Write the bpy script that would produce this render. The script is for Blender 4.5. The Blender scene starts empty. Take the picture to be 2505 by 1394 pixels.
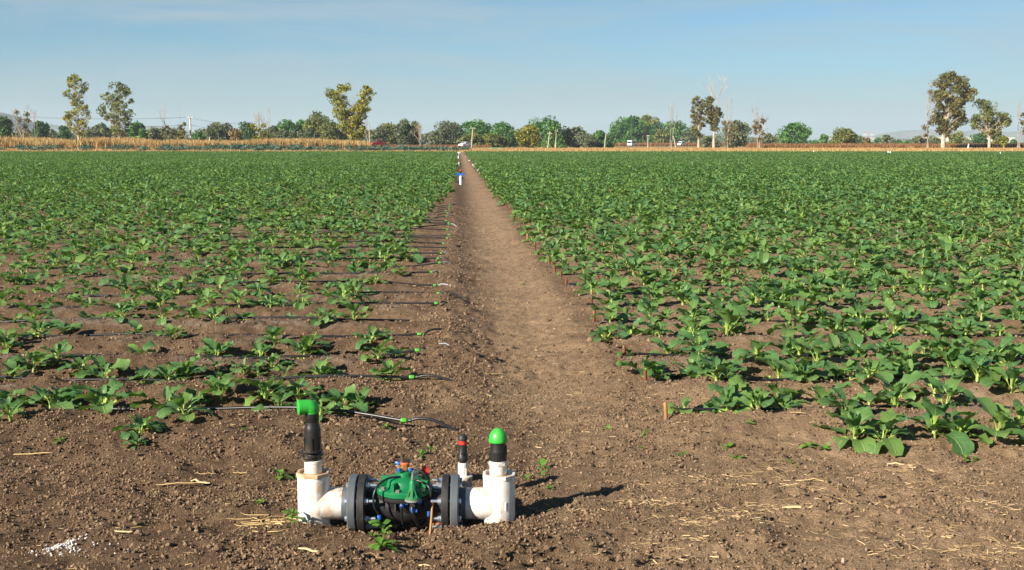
import bpy, math, random
import numpy as np
from mathutils import Vector, Matrix, Euler

# ------------------------------------------------------------------ camera, sky, sun, exposure
scene = bpy.context.scene
COL = scene.collection
F, CX, CY, HZ, CAMH = 2840.0, 1252.5, 697.0, 350.0, 1.6
PITCH = math.atan((CY - HZ) / F)
cam_d = bpy.data.cameras.new('camera')
cam_d.sensor_width = 36.0
cam_d.lens = 36.0 * F / 2505.0
cam_d.clip_start = 0.1
cam_d.clip_end = 60000.0
cam = bpy.data.objects.new('camera', cam_d)
cam.location = (0, 0, CAMH)
cam.rotation_euler = (math.pi / 2 - PITCH, 0, 0)
COL.objects.link(cam)
scene.camera = cam

SUN_EL = math.radians(27.5)
SUN_DIR = Vector((-0.75, -0.66, 0)).normalized() * math.cos(SUN_EL) + Vector((0, 0, math.sin(SUN_EL)))
world = bpy.data.worlds.new('World')
scene.world = world
world.use_nodes = True
wn, wl = world.node_tree.nodes, world.node_tree.links
wn.clear()
w_out = wn.new('ShaderNodeOutputWorld')
w_bg = wn.new('ShaderNodeBackground')
w_bg.inputs['Strength'].default_value = 0.05
w_sky = wn.new('ShaderNodeTexSky')
w_sky.sky_type = 'NISHITA'
w_sky.sun_disc = False
w_sky.sun_elevation = SUN_EL
w_sky.sun_rotation = math.atan2(SUN_DIR.x, SUN_DIR.y) % (2 * math.pi)
w_sky.altitude = 1800
w_sky.air_density = 1.0
w_sky.dust_density = 0.2
w_sky.ozone_density = 1.2
# thin streaks of high cirrus and the pale haze low over the horizon, laid out by sky direction
w_tc = wn.new('ShaderNodeTexCoord')
w_map = wn.new('ShaderNodeMapping')
w_map.inputs['Scale'].default_value = (1.5, 1.5, 11.0)
w_map.inputs['Rotation'].default_value = (0.0, 0.12, 0.6)
w_noi = wn.new('ShaderNodeTexNoise')
w_noi.inputs['Scale'].default_value = 2.0
w_noi.inputs['Detail'].default_value = 7.0
w_noi.inputs['Roughness'].default_value = 0.55
w_noi.inputs['Distortion'].default_value = 0.5
w_rmp = wn.new('ShaderNodeMapRange')
w_rmp.inputs['From Min'].default_value = 0.42
w_rmp.inputs['From Max'].default_value = 0.66
w_rmp.inputs['To Min'].default_value = 0.0
w_rmp.inputs['To Max'].default_value = 0.85
w_sep = wn.new('ShaderNodeSeparateXYZ')
w_hz = wn.new('ShaderNodeMapRange')
w_hz.interpolation_type = 'SMOOTHSTEP'
w_hz.inputs['From Min'].default_value = -0.02
w_hz.inputs['From Max'].default_value = 0.11
w_hz.inputs['To Min'].default_value = 0.97
w_hz.inputs['To Max'].default_value = 0.0
w_mix = wn.new('ShaderNodeMix')
w_mix.data_type = 'RGBA'
w_mix.inputs[7].default_value = (3.75, 4.75, 5.25, 1)
w_mix2 = wn.new('ShaderNodeMix')
w_mix2.data_type = 'RGBA'
w_mix2.inputs[7].default_value = (3.4, 4.08, 4.25, 1)
wl.new(w_tc.outputs['Generated'], w_map.inputs['Vector'])
wl.new(w_map.outputs['Vector'], w_noi.inputs['Vector'])
wl.new(w_noi.outputs['Fac'], w_rmp.inputs['Value'])
w_fade = wn.new('ShaderNodeMapRange')          # the veil thins out overhead, where one looks through less of it
w_fade.interpolation_type = 'SMOOTHSTEP'
w_fade.inputs['From Min'].default_value = 0.10
w_fade.inputs['From Max'].default_value = 0.55
w_fade.inputs['To Min'].default_value = 1.0
w_fade.inputs['To Max'].default_value = 0.12
w_mul = wn.new('ShaderNodeMath')
w_mul.operation = 'MULTIPLY'
wl.new(w_rmp.outputs['Result'], w_mul.inputs[0])
wl.new(w_fade.outputs['Result'], w_mul.inputs[1])
wl.new(w_mul.outputs[0], w_mix.inputs[0])
w_tint = wn.new('ShaderNodeMix')
w_tint.data_type = 'RGBA'
w_tint.blend_type = 'MULTIPLY'
w_tint.inputs[0].default_value = 1.0
w_tint.inputs[7].default_value = (0.42, 0.72, 0.88, 1)
wl.new(w_sky.outputs['Color'], w_tint.inputs[6])
wl.new(w_tint.outputs[2], w_mix2.inputs[6])
wl.new(w_tc.outputs['Generated'], w_sep.inputs[0])
wl.new(w_sep.outputs['Z'], w_hz.inputs['Value'])
wl.new(w_sep.outputs['Z'], w_fade.inputs['Value'])
wl.new(w_hz.outputs['Result'], w_mix2.inputs[0])
wl.new(w_mix2.outputs[2], w_mix.inputs[6])
wl.new(w_mix.outputs[2], w_bg.inputs['Color'])
wl.new(w_bg.outputs['Background'], w_out.inputs['Surface'])

sun_d = bpy.data.lights.new('sun', 'SUN')
sun_d.energy = 5.0
sun_d.angle = math.radians(0.55)
sun_d.color = (1.0, 0.91, 0.78)
sun = bpy.data.objects.new('sun', sun_d)
sun.rotation_euler = SUN_DIR.to_track_quat('Z', 'Y').to_euler()
sun.location = (-30, -30, 40)
COL.objects.link(sun)

scene.render.engine = 'CYCLES'
scene.view_settings.view_transform = 'Standard'
scene.view_settings.look = 'None'
scene.view_settings.exposure = 1.15
scene.view_settings.gamma = 1.0
scene.view_settings.use_curve_mapping = False
scene.cycles.max_bounces = 6
scene.cycles.diffuse_bounces = 3
scene.cycles.glossy_bounces = 2
scene.cycles.transmission_bounces = 3
scene.cycles.transparent_max_bounces = 6
scene.cycles.volume_bounces = 0

rng = np.random.default_rng(7)
random.seed(7)

# ------------------------------------------------------------------ helpers
FWD = Vector((0, math.cos(PITCH), -math.sin(PITCH)))
UPV = Vector((0, math.sin(PITCH), math.cos(PITCH)))


def ray(px, py):
    return Vector((1, 0, 0)) * ((px - CX) / F) + UPV * (-(py - CY) / F) + FWD


def P(px, py, Y):
    """the point at depth Y metres that the photograph shows at pixel (px, py)"""
    d = ray(px, py)
    return Vector((0, 0, CAMH)) + d * (Y / d.y)


def G(px, py, z=0.0):
    d = ray(px, py)
    return Vector((0, 0, CAMH)) + d * ((z - CAMH) / d.z)


def tag(o, label=None, cat=None, group=None, kind=None):
    if label: o['label'] = label
    if cat: o['category'] = cat
    if group: o['group'] = group
    if kind: o['kind'] = kind
    return o


def empty(name, loc=(0, 0, 0), rz=0.0):
    o = bpy.data.objects.new(name, None)
    o.empty_display_size = 0.1
    o.location = loc
    o.rotation_euler = (0, 0, rz)
    COL.objects.link(o)
    return o


def mesh_obj(name, me, parent=None, loc=None, rot=None, scale=None):
    o = bpy.data.objects.new(name, me)
    if parent is not None: o.parent = parent
    if loc is not None: o.location = loc
    if rot is not None: o.rotation_euler = rot
    if scale is not None: o.scale = scale
    COL.objects.link(o)
    return o


def copy_tree(o, parent=None):
    c = o.copy()
    COL.objects.link(c)
    c.parent = parent
    for ch in list(o.children):
        copy_tree(ch, c)
    return c


class MB:
    """collects shapes into one mesh"""
    def __init__(self):
        self.v, self.f, self.m = [], [], []
        self.mi = 0

    def add(self, v, f):
        n = len(self.v)
        self.v += [tuple(p) for p in v]
        self.f += [tuple(i + n for i in q) for q in f]
        self.m += [self.mi] * len(f)
        return self

    def box(self, c, s, rz=0.0, taper=1.0, rx=0.0, ry=0.0):
        M = Matrix.Translation(Vector(c)) @ Euler((rx, ry, rz)).to_matrix().to_4x4()
        v = []
        for z in (-.5, .5):
            k = taper if z > 0 else 1.0
            for x, y in ((-.5, -.5), (.5, -.5), (.5, .5), (-.5, .5)):
                v.append(M @ Vector((x * s[0] * k, y * s[1] * k, z * s[2])))
        return self.add(v, [(3, 2, 1, 0), (4, 5, 6, 7), (0, 1, 5, 4), (1, 2, 6, 5), (2, 3, 7, 6), (3, 0, 4, 7)])

    def tube(self, pts, rad, n=8, caps=True, squash=1.0):
        pts = [Vector(p) for p in pts]
        if not hasattr(rad, '__len__'): rad = [rad] * len(pts)
        v, f = [], []
        ref = None
        for i, p in enumerate(pts):
            t = (pts[min(i + 1, len(pts) - 1)] - pts[max(i - 1, 0)])
            t = t.normalized() if t.length > 1e-9 else Vector((0, 0, 1))
            if ref is None:
                ref = Vector((0, 0, 1)) if abs(t.z) < .9 else Vector((1, 0, 0))
            a = t.cross(ref)
            if a.length < 1e-6: a = t.cross(Vector((0, 1, 0)))
            a.normalize()
            b = a.cross(t)
            ref = b
            for k in range(n):
                w = 2 * math.pi * k / n
                v.append(p + a * (math.cos(w) * rad[i]) + b * (math.sin(w) * rad[i] * squash))
        for i in range(len(pts) - 1):
            for k in range(n):
                f.append((i * n + k, i * n + (k + 1) % n, (i + 1) * n + (k + 1) % n, (i + 1) * n + k))
        if caps:
            f.append(tuple(range(n - 1, -1, -1)))
            f.append(tuple(range((len(pts) - 1) * n, len(pts) * n)))
        return self.add(v, f)

    def lathe(self, prof, n=24, M=None, wob=None):
        """prof: (radius, height) up the local z axis; radius 0 closes it"""
        M = M or Matrix.Identity(4)
        v, f, rings = [], [], []
        for (r, z) in prof:
            if r < 1e-6:
                rings.append([len(v)])
                v.append(M @ Vector((0, 0, z)))
            else:
                idx = []
                for k in range(n):
                    a = 2 * math.pi * k / n
                    rr = r * (wob(a) if wob else 1.0)
                    idx.append(len(v))
                    v.append(M @ Vector((rr * math.cos(a), rr * math.sin(a), z)))
                rings.append(idx)
        for A, B in zip(rings[:-1], rings[1:]):
            for k in range(n):
                if len(A) == 1 and len(B) > 1:
                    f.append((A[0], B[(k + 1) % n], B[k])[::-1])
                elif len(B) == 1 and len(A) > 1:
                    f.append((A[k], A[(k + 1) % n], B[0]))
                elif len(A) > 1:
                    f.append((A[k], A[(k + 1) % n], B[(k + 1) % n], B[k]))
        return self.add(v, f)

    def prism(self, prof, x0, x1, inset=0.0):
        """prof: polygon in (y, z), extruded along x"""
        n = len(prof)
        v = [(x0, y, z) for y, z in prof] + [(x1, y, z) for y, z in prof]
        f = [tuple(range(n)), tuple(range(2 * n - 1, n - 1, -1))]
        for k in range(n):
            f.append((k, n + k, n + (k + 1) % n, (k + 1) % n))
        return self.add(v, f)

    def mesh(self, name, mats, smooth=None):
        me = bpy.data.meshes.new(name)
        me.from_pydata(self.v, [], self.f)
        for m in (mats if isinstance(mats, (list, tuple)) else [mats]):
            me.materials.append(m)
        if any(self.m): me.polygons.foreach_set('material_index', self.m)
        me.validate()
        me.update()
        if smooth is not None:
            me.polygons.foreach_set('use_smooth', [True] * len(me.polygons))
            me.set_sharp_from_angle(angle=math.radians(smooth))
        return me

    def build(self, name, mats, parent=None, smooth=None, loc=None, rot=None):
        return mesh_obj(name, self.mesh(name, mats, smooth), parent, loc, rot)


def np_mesh(name, V, Fq, mat, smooth=False, attrs=None):
    """mesh from arrays: V (n,3), Fq (m,k) with k = 3 or 4"""
    V = np.asarray(V, np.float32)
    Fq = np.asarray(Fq, np.int32)
    me = bpy.data.meshes.new(name)
    k = Fq.shape[1]
    me.vertices.add(len(V))
    me.vertices.foreach_set('co', V.ravel())
    me.loops.add(Fq.size)
    me.loops.foreach_set('vertex_index', Fq.ravel())
    me.polygons.add(len(Fq))
    me.polygons.foreach_set('loop_start', np.arange(0, Fq.size, k, dtype=np.int32))
    me.polygons.foreach_set('loop_total', np.full(len(Fq), k, np.int32))
    me.polygons.foreach_set('use_smooth', np.full(len(Fq), smooth, bool))
    if mat: me.materials.append(mat)
    for an, (typ, arr) in (attrs or {}).items():
        a = me.attributes.new(an, typ, 'POINT')
        arr = np.asarray(arr, np.float32)
        a.data.foreach_set('vector' if typ == 'FLOAT_VECTOR' else 'value', arr.ravel())
    me.update(calc_edges=True)
    return me


# ------------------------------------------------------------------ numpy noise
def _hash(ix, iy, s):
    h = (ix.astype(np.int64) * 374761393 + iy.astype(np.int64) * 668265263 + s * 1442695041) & 0xffffffff
    h = ((h ^ (h >> 13)) * 1274126177) & 0xffffffff
    h = h ^ (h >> 16)
    return (h & 0xffff) / 65535.0


def vnoise(x, y, s=0):
    ix, iy = np.floor(x), np.floor(y)
    fx, fy = x - ix, y - iy
    ix, iy = ix.astype(np.int64), iy.astype(np.int64)
    u, v = fx * fx * fx * (fx * (fx * 6 - 15) + 10), fy * fy * fy * (fy * (fy * 6 - 15) + 10)
    a, b = _hash(ix, iy, s), _hash(ix + 1, iy, s)
    c, d = _hash(ix, iy + 1, s), _hash(ix + 1, iy + 1, s)
    return (a + (b - a) * u) * (1 - v) + (c + (d - c) * u) * v


def fbm(x, y, s=0, o=4, g=0.5):
    t, a, n = 0, 1.0, 0
    for i in range(o):
        t = t + a * vnoise(x * 2.03 ** i + 17.3 * i, y * 2.03 ** i + 9.1 * i, s + i)
        n += a
        a *= g
    return t / n


def worley(x, y, s=0):
    """distance to the nearest jittered cell point"""
    ix, iy = np.floor(x).astype(np.int64), np.floor(y).astype(np.int64)
    best = np.full(np.shape(x), 9.0)
    for dx in (-1, 0, 1):
        for dy in (-1, 0, 1):
            cx, cy = ix + dx, iy + dy
            px = cx + _hash(cx, cy, s)
            py = cy + _hash(cx, cy, s + 5)
            best = np.minimum(best, (px - x) ** 2 + (py - y) ** 2)
    return np.sqrt(best)


def sstep(a, b, x):
    t = np.clip((x - a) / (b - a), 0, 1)
    return t * t * (3 - 2 * t)


# ------------------------------------------------------------------ terrain
BED0, BEDS = 6.72, 0.88          # first drip line, bed spacing
SLOPE = 0.0465                   # the path runs slightly to the left
FIELD_END = 204.0


def pc(x, y):
    return x + SLOPE * y


def left_edge(y):
    return -0.45 + 0.34 * sstep(7, 60, y)


def ground_z(x, y, fine=True):
    x, y = np.asarray(x, float), np.asarray(y, float)
    c = pc(x, y)
    z = np.zeros(np.broadcast(x, y).shape)
    inpath = sstep(6.0, 8.6, y) * (1 - sstep(FIELD_END - 6, FIELD_END, y))
    z = z - 0.055 * np.exp(-((c - .50) / .40) ** 2) * inpath * (.7 + .6 * vnoise(x * .6, y * .6, 77))
    z = z + 0.07 * np.exp(-((c + .12) / .26) ** 2) * inpath + 0.03 * np.exp(-((c - 1.08) / .2) ** 2) * inpath
    bedm = np.maximum(1 - sstep(-.62, -.22, c), sstep(1.12, 1.4, c)) * sstep(6.05, 6.6, y) * (1 - sstep(FIELD_END - 2, FIELD_END, y))
    yy = y + .06 * (vnoise(x * .7, y * .7, 3) - .5)
    z = z + bedm * (0.048 * np.cos(2 * math.pi * (yy - BED0 + .30) / BEDS) + 0.018)
    # banks and verge beyond the field
    lm = 1 - sstep(-9, -3, pc(x, y))
    z = z + lm * ((.3 + .45 * (1 - sstep(-42, -24, x))) * (sstep(208, 217, y) - 0.7 * sstep(250, 290, y)))
    z = z + (1 - lm) * 0.12 * sstep(206, 216, y)
    # hollow dug round the valve and the mound in front of it
    z = z - 0.05 * np.exp(-(((x + .42) / .34) ** 2 + ((y - 4.86) / .20) ** 2) ** 2)
    z = z + 0.035 * np.exp(-(((x + .05) / .17) ** 2 + ((y - 4.60) / .09) ** 2))
    z = z + 0.020 * np.exp(-(((x + .90) / .2) ** 2 + ((y - 4.66) / .12) ** 2))
    z = z - 0.05 * np.exp(-(((x + .05) / .2) ** 2 + ((y - 5.75) / .22) ** 2))
    # a low ridge of loose soil before the first beds
    z = z + 0.05 * np.exp(-((y - 6.15 + .25 * (vnoise(x * .9, x * 0 + 3, 8) - .5)) / .28) ** 2) * np.maximum(1 - sstep(-.75, -.35, x), sstep(.8, 1.3, x))
    near = np.exp(-np.maximum(y - 8, 0) / 22.0)
    z = z + 0.045 * (fbm(x * .8, y * .8, 11, 3) - .5) * (near + .1)
    rough = .55 + .9 * vnoise(x * .55, y * .55, 31)
    rough = rough * np.where(c > .3, 1.1, 1.15)
    z = z + 0.085 * (fbm(x * 4.2, y * 4.2, 21, 4, .6) - .5) * near * rough
    if fine:
        w = worley(x * 15 + 2 * vnoise(x * 9, y * 9, 5), y * 15, 41)
        z = z + 0.050 * (np.clip(.55 - w, 0, 1) ** 1.0) * near * rough * (vnoise(x * 2.3, y * 2.3, 51) ** 1.3)
        w = worley(x * 33, y * 33 + 2 * vnoise(x * 15, y * 15, 6), 43)
        z = z + 0.022 * np.clip(.6 - w, 0, 1) * np.exp(-np.maximum(y - 5, 0) / 9.0) * rough
    return z


def gz(x, y):
    return float(ground_z(np.array([x]), np.array([y]), False)[0])


# ------------------------------------------------------------------ materials
MATS = {}


class NT:
    """short-hand for building node trees"""
    def __init__(self, name):
        self.m = bpy.data.materials.new(name)
        self.m.use_nodes = True
        self.t = self.m.node_tree
        self.n, self.l = self.t.nodes, self.t.links
        self.n.clear()
        self.out = self.n.new('ShaderNodeOutputMaterial')

    def node(self, typ, **kw):
        nd = self.n.new(typ)
        for k, v in kw.items():
            setattr(nd, k, v)
        return nd

    def link(self, a, b):
        self.l.new(a, b)

    def set(self, nd, **kw):
        for k, v in kw.items():
            key = k.replace('_', ' ')
            s = nd.inputs[key]
            if isinstance(v, bpy.types.NodeSocket): self.link(v, s)
            else: s.default_value = v
        return nd

    def noise(self, scale, detail=4, rough=.55, vec=None, dist=0):
        nd = self.node('ShaderNodeTexNoise')
        self.set(nd, Scale=scale, Detail=detail, Roughness=rough, Distortion=dist)
        if vec: self.link(vec, nd.inputs['Vector'])
        return nd.outputs['Fac']

    def ramp(self, v, a, b, lo=0.0, hi=1.0):
        nd = self.node('ShaderNodeMapRange', interpolation_type='SMOOTHSTEP')
        self.set(nd, From_Min=a, From_Max=b, To_Min=lo, To_Max=hi)
        self.link(v, nd.inputs['Value'])
        return nd.outputs['Result']

    def mix(self, f, a, b):
        nd = self.node('ShaderNodeMix', data_type='RGBA')
        for s, v in ((nd.inputs[0], f), (nd.inputs[6], a), (nd.inputs[7], b)):
            if isinstance(v, bpy.types.NodeSocket): self.link(v, s)
            else: s.default_value = v if not isinstance(v, tuple) else (*v, 1)[:4]
        return nd.outputs[2]

    def math(self, op, a, b=0.0, c=0.0):
        nd = self.node('ShaderNodeMath', operation=op)
        for i, v in enumerate((a, b, c)):
            if isinstance(v, bpy.types.NodeSocket): self.link(v, nd.inputs[i])
            else: nd.inputs[i].default_value = v
        return nd.outputs[0]

    def pos(self):
        return self.node('ShaderNodeNewGeometry').outputs['Position']

    def obj(self):
        return self.node('ShaderNodeTexCoord').outputs['Object']

    def attr(self, name):
        return self.node('ShaderNodeAttribute', attribute_name=name)

    def bump(self, h, dist=.01, strength=1.0, normal=None):
        nd = self.node('ShaderNodeBump')
        self.set(nd, Strength=strength, Distance=dist, Height=h)
        if normal: self.link(normal, nd.inputs['Normal'])
        return nd.outputs['Normal']

    def bsdf(self, col, rough=.6, metal=0.0, normal=None, spec=.5):
        nd = self.node('ShaderNodeBsdfPrincipled')
        for k, v in (('Base Color', col), ('Roughness', rough), ('Metallic', metal), ('Specular IOR Level', spec)):
            if isinstance(v, bpy.types.NodeSocket): self.link(v, nd.inputs[k])
            else: nd.inputs[k].default_value = (*v, 1) if isinstance(v, tuple) else v
        if normal: self.link(normal, nd.inputs['Normal'])
        return nd.outputs['BSDF']

    def done(self, sh):
        self.link(sh, self.out.inputs['Surface'])
        return self.m


def plain(name, col, rough=.5, metal=0.0, dirt=None, dirt_amt=.35, scale=14.0, bump=0.0, spec=.5):
    t = NT(name)
    o = t.obj()
    c = col
    n1 = t.noise(scale, 5, .6, o)
    c = t.mix(t.ramp(n1, .3, .75, 0, .5), col, tuple(x * .72 for x in col))
    if dirt:
        n2 = t.noise(scale * .35, 6, .65, o, .6)
        c = t.mix(t.ramp(n2, .5, .72, 0, dirt_amt), c, dirt)
    r = t.ramp(n1, .2, .8, rough * .85, min(1, rough * 1.15))
    nrm = t.bump(t.noise(scale * 4, 3, .6, o), .004, bump) if bump else None
    m = t.done(t.bsdf(c, r, metal, nrm, spec))
    MATS[name] = m
    return m


def soil_material():
    t = NT('soil')
    p = t.pos()
    dry = t.attr('dry').outputs['Fac']
    wet_dark = t.attr('wet_dark').outputs['Fac']
    crust = t.attr('crust').outputs['Fac']
    grassy = t.attr('grassy').outputs['Fac']
    n_big = t.noise(1.3, 5, .6, p)
    n_mid = t.noise(11, 6, .65, p)
    n_fin = t.noise(70, 5, .7, p)
    n_xf = t.noise(260, 3, .7, p)
    base = t.mix(t.ramp(n_mid, .3, .7), (.102, .064, .036), (.196, .125, .072))
    light = t.mix(t.ramp(n_mid, .3, .7), (.246, .162, .095), (.382, .260, .157))
    f = t.math('ADD', dry, t.math('MULTIPLY', t.math('SUBTRACT', n_big, .5), 1.1))
    c = t.mix(t.ramp(f, .15, .95), base, light)
    cr = t.math('MULTIPLY', crust, t.ramp(n_mid, .35, .65))
    c = t.mix(t.math('MULTIPLY', cr, .6), c, (.31, .26, .21))
    c = t.mix(t.ramp(n_fin, .35, .75, 0, .55), c, t.mix(.5, c, (.045, .026, .016)))
    c = t.mix(t.ramp(n_xf, .55, .8, 0, .35), c, (.33, .235, .16))
    # grit: tiny stones of several colours
    vo = t.node('ShaderNodeTexVoronoi', feature='F1')
    t.set(vo, Scale=95.0, Randomness=1.0)
    t.link(p, vo.inputs['Vector'])
    sep = t.node('ShaderNodeSeparateColor')
    t.link(vo.outputs['Color'], sep.inputs['Color'])
    core = t.ramp(vo.outputs['Distance'], .32, .22)
    red = t.math('MULTIPLY', core, t.ramp(sep.outputs[0], .93, .94))
    pale = t.math('MULTIPLY', core, t.ramp(sep.outputs[1], .93, .94))
    c = t.mix(t.math('MULTIPLY', red, .8), c, (.36, .14, .075))
    c = t.mix(t.math('MULTIPLY', pale, .8), c, (.42, .34, .26))
    c = t.mix(t.math('MULTIPLY', wet_dark, .75), c, (.034, .021, .014))
    c = t.mix(t.math('MULTIPLY', grassy, .85), c, t.mix(t.ramp(n_big, .35, .65), (.28, .17, .07), (.40, .27, .11)))
    h = t.math('ADD', t.math('MULTIPLY', n_mid, .5), t.math('ADD', t.math('MULTIPLY', n_fin, .35), t.math('MULTIPLY', n_xf, .10)))
    h = t.math('ADD', h, t.math('MULTIPLY', core, .05))
    nrm = t.bump(h, .06, 1.0)
    return t.done(t.bsdf(c, .92, 0, nrm, .15))


def leaf_material(name, col, vein, petiole, trans, yellow, trans_f=.22):
    t = NT(name)
    a = t.attr('leafuv')
    sp = t.node('ShaderNodeSeparateXYZ')
    t.link(a.outputs['Vector'], sp.inputs[0])
    s, tt = sp.outputs[0], sp.outputs[1]
    rnd = t.node('ShaderNodeObjectInfo').outputs['Random']
    o = t.obj()
    n1 = t.noise(26, 4, .6, o)
    n2 = t.noise(9, 3, .6, o)
    c = t.mix(t.ramp(n1, .3, .7), tuple(x * .78 for x in col), tuple(x * 1.2 for x in col))
    c = t.mix(t.math('MULTIPLY', t.math('POWER', rnd, 1.6), .8), c, yellow)
    ab = t.math('ABSOLUTE', s)
    wave = t.math('FRACT', t.math('MULTIPLY', t.math('SUBTRACT', tt, t.math('MULTIPLY', ab, .30)), 5.2))
    side = t.math('MULTIPLY', t.ramp(t.math('ABSOLUTE', t.math('SUBTRACT', wave, .5)), .075, .02), t.ramp(ab, .95, .4))
    mid = t.ramp(ab, .075, .03)
    v = t.math('MAXIMUM', mid, t.math('MULTIPLY', side, .55))
    c = t.mix(t.math('MULTIPLY', v, .75), c, vein)
    pet = t.ramp(tt, .06, -.05)
    c = t.mix(pet, c, petiole)
    nrm = t.bump(t.math('ADD', t.math('MULTIPLY', v, -.6), t.math('MULTIPLY', n2, .9)), .012, .55)
    b = t.bsdf(c, .48, 0, nrm, .45)
    tr = t.node('ShaderNodeBsdfTranslucent')
    t.link(t.mix(pet, t.mix(.5, c, trans), petiole), tr.inputs['Color'])
    mx = t.node('ShaderNodeMixShader')
    mx.inputs[0].default_value = trans_f
    t.link(b, mx.inputs[1])
    t.link(tr.outputs[0], mx.inputs[2])
    return t.done(mx.outputs[0])


def foliage_material(name, a, b, c3, trans_f=.25):
    """three leaf colours picked by the 'tint' of each leaf"""
    t = NT(name)
    ti = t.attr('tint').outputs['Fac']
    c = t.mix(t.ramp(ti, .0, .55), a, b)
    c = t.mix(t.ramp(ti, .6, 1.0), c, c3)
    bs = t.bsdf(c, .6, 0, None, .25)
    tr = t.node('ShaderNodeBsdfTranslucent')
    t.link(c, tr.inputs['Color'])
    mx = t.node('ShaderNodeMixShader')
    mx.inputs[0].default_value = trans_f
    t.link(bs, mx.inputs[1])
    t.link(tr.outputs[0], mx.inputs[2])
    MATS[name] = t.done(mx.outputs[0])
    return MATS[name]


def bark_material(name, a, b, scale=1.2):
    t = NT(name)
    p = t.obj()
    mp = t.node('ShaderNodeMapping')
    mp.inputs['Scale'].default_value = (1, 1, .25)
    t.link(p, mp.inputs['Vector'])
    n = t.noise(scale * 3, 6, .65, mp.outputs[0], .5)
    c = t.mix(t.ramp(n, .35, .65), a, b)
    MATS[name] = t.done(t.bsdf(c, .85, 0, t.bump(n, .05, .6), .2))
    return MATS[name]


M_soil = soil_material()
M_crop = leaf_material('crop_leaf', (.066, .160, .050), (.24, .36, .13), (.38, .52, .10), (.23, .46, .03), (.175, .285, .058), .28)
M_weed = leaf_material('weed_leaf', (.10, .25, .030), (.16, .32, .06), (.20, .34, .06), (.22, .45, .03), (.15, .30, .03), .3)
M_straw = plain('straw', (.60, .42, .18), .7, dirt=(.35, .22, .10), scale=60)
M_husk = plain('pale_husk', (.64, .47, .25), .7, dirt=(.40, .27, .14), scale=40)
def pipe_material():
    t = NT('white_pipe')
    o = t.obj()
    mp = t.node('ShaderNodeMapping')
    mp.inputs['Scale'].default_value = (38, 38, 5)
    t.link(o, mp.inputs['Vector'])
    streak = t.noise(1.0, 5, .6, mp.outputs[0], .4)
    blot = t.noise(14, 6, .65, o, .5)
    scuff = t.noise(90, 4, .7, o)
    c = t.mix(t.ramp(blot, .35, .7), (.70, .69, .66), (.60, .575, .52))
    c = t.mix(t.math('MULTIPLY', t.ramp(streak, .48, .64), t.ramp(blot, .36, .6, .25, .9)), c, (.46, .29, .15))
    c = t.mix(t.ramp(scuff, .62, .78, 0, .45), c, (.42, .33, .24))
    sp = t.node('ShaderNodeSeparateXYZ')
    t.link(o, sp.inputs[0])
    splash = t.math('MULTIPLY', t.ramp(sp.outputs[2], .075, .0), t.ramp(t.noise(45, 5, .7, o), .42, .62))
    c = t.mix(t.math('MULTIPLY', splash, .75), c, (.24, .155, .095))
    return t.done(t.bsdf(c, t.ramp(blot, .3, .7, .3, .5), 0, t.bump(scuff, .003, .15), .5))


M_pvc = pipe_material()
M_pvc2 = plain('cream_pipe', (.72, .67, .57), .42, dirt=(.45, .28, .15), dirt_amt=.6, scale=16)
M_rim = plain('stained_rim', (.56, .40, .25), .42, dirt=(.34, .17, .07), dirt_amt=.8, scale=30)
M_glue = plain('rusty_glue', (.42, .22, .09), .4, dirt=(.22, .12, .05), scale=30)
M_grey = plain('grey_flange', (.085, .100, .115), .42, dirt=(.22, .17, .13), dirt_amt=.3, scale=22, bump=.15)
M_blk = plain('black_plastic', (.014, .014, .014), .42, dirt=(.13, .09, .06), dirt_amt=.35, scale=24)
M_rub = plain('black_rubber', (.016, .016, .017), .6, dirt=(.10, .08, .06), dirt_amt=.35, scale=30)
M_tape = plain('wrapped_tape', (.022, .018, .016), .35, dirt=(.30, .22, .16), dirt_amt=.8, scale=55)
M_hose = plain('black_hose', (.014, .014, .015), .36, dirt=(.07, .05, .04), dirt_amt=.3, scale=12)
M_hose2 = plain('grey_hose', (.24, .24, .24), .45, dirt=(.11, .08, .06), dirt_amt=.4, scale=12)
M_cap = plain('green_cap', (.035, .40, .045), .38, dirt=(.16, .30, .09), dirt_amt=.45, scale=26)
M_coup = plain('green_coupling', (.06, .38, .015), .4, scale=12)
M_bonnet = plain('green_casting', (.006, .165, .055), .36, dirt=(.26, .24, .14), dirt_amt=.45, scale=18, bump=.1)
M_blue = plain('blue_plastic', (.012, .12, .48), .4, dirt=(.10, .16, .35), scale=40)
M_brass = plain('brass', (.55, .30, .09), .38, .7, dirt=(.28, .14, .05), scale=60)
M_red = plain('red_plastic', (.62, .035, .022), .45, dirt=(.35, .10, .07), scale=40)
M_orange = plain('orange_plastic', (.75, .13, .04), .45, scale=40)
M_zinc = plain('zinc_steel', (.60, .64, .67), .34, .85, dirt=(.35, .32, .28), scale=60)
M_steel = plain('dull_steel', (.36, .34, .31), .5, .7, dirt=(.30, .20, .12), scale=60)
M_rust = plain('rusty_pipe', (.27, .085, .03), .7, dirt=(.12, .06, .03), scale=30)
M_peg = plain('red_wood', (.17, .058, .024), .55, dirt=(.16, .06, .025), scale=26)
M_peg2 = plain('yellow_wood', (.32, .15, .05), .55, dirt=(.22, .09, .03), scale=26)
M_white = plain('white_paint', (.78, .79, .80), .4, scale=2)
M_conc = plain('concrete_post', (.55, .50, .42), .8, dirt=(.35, .30, .24), scale=3)
M_wood = plain('weathered_wood', (.40, .34, .27), .85, dirt=(.22, .17, .12), scale=3)
M_glass = plain('dark_glass', (.02, .035, .04), .12, scale=2)
M_tyre = plain('tyre', (.02, .02, .02), .8, scale=9)
M_granule = plain('white_granules', (.58, .56, .53), .7, scale=80)

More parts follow.
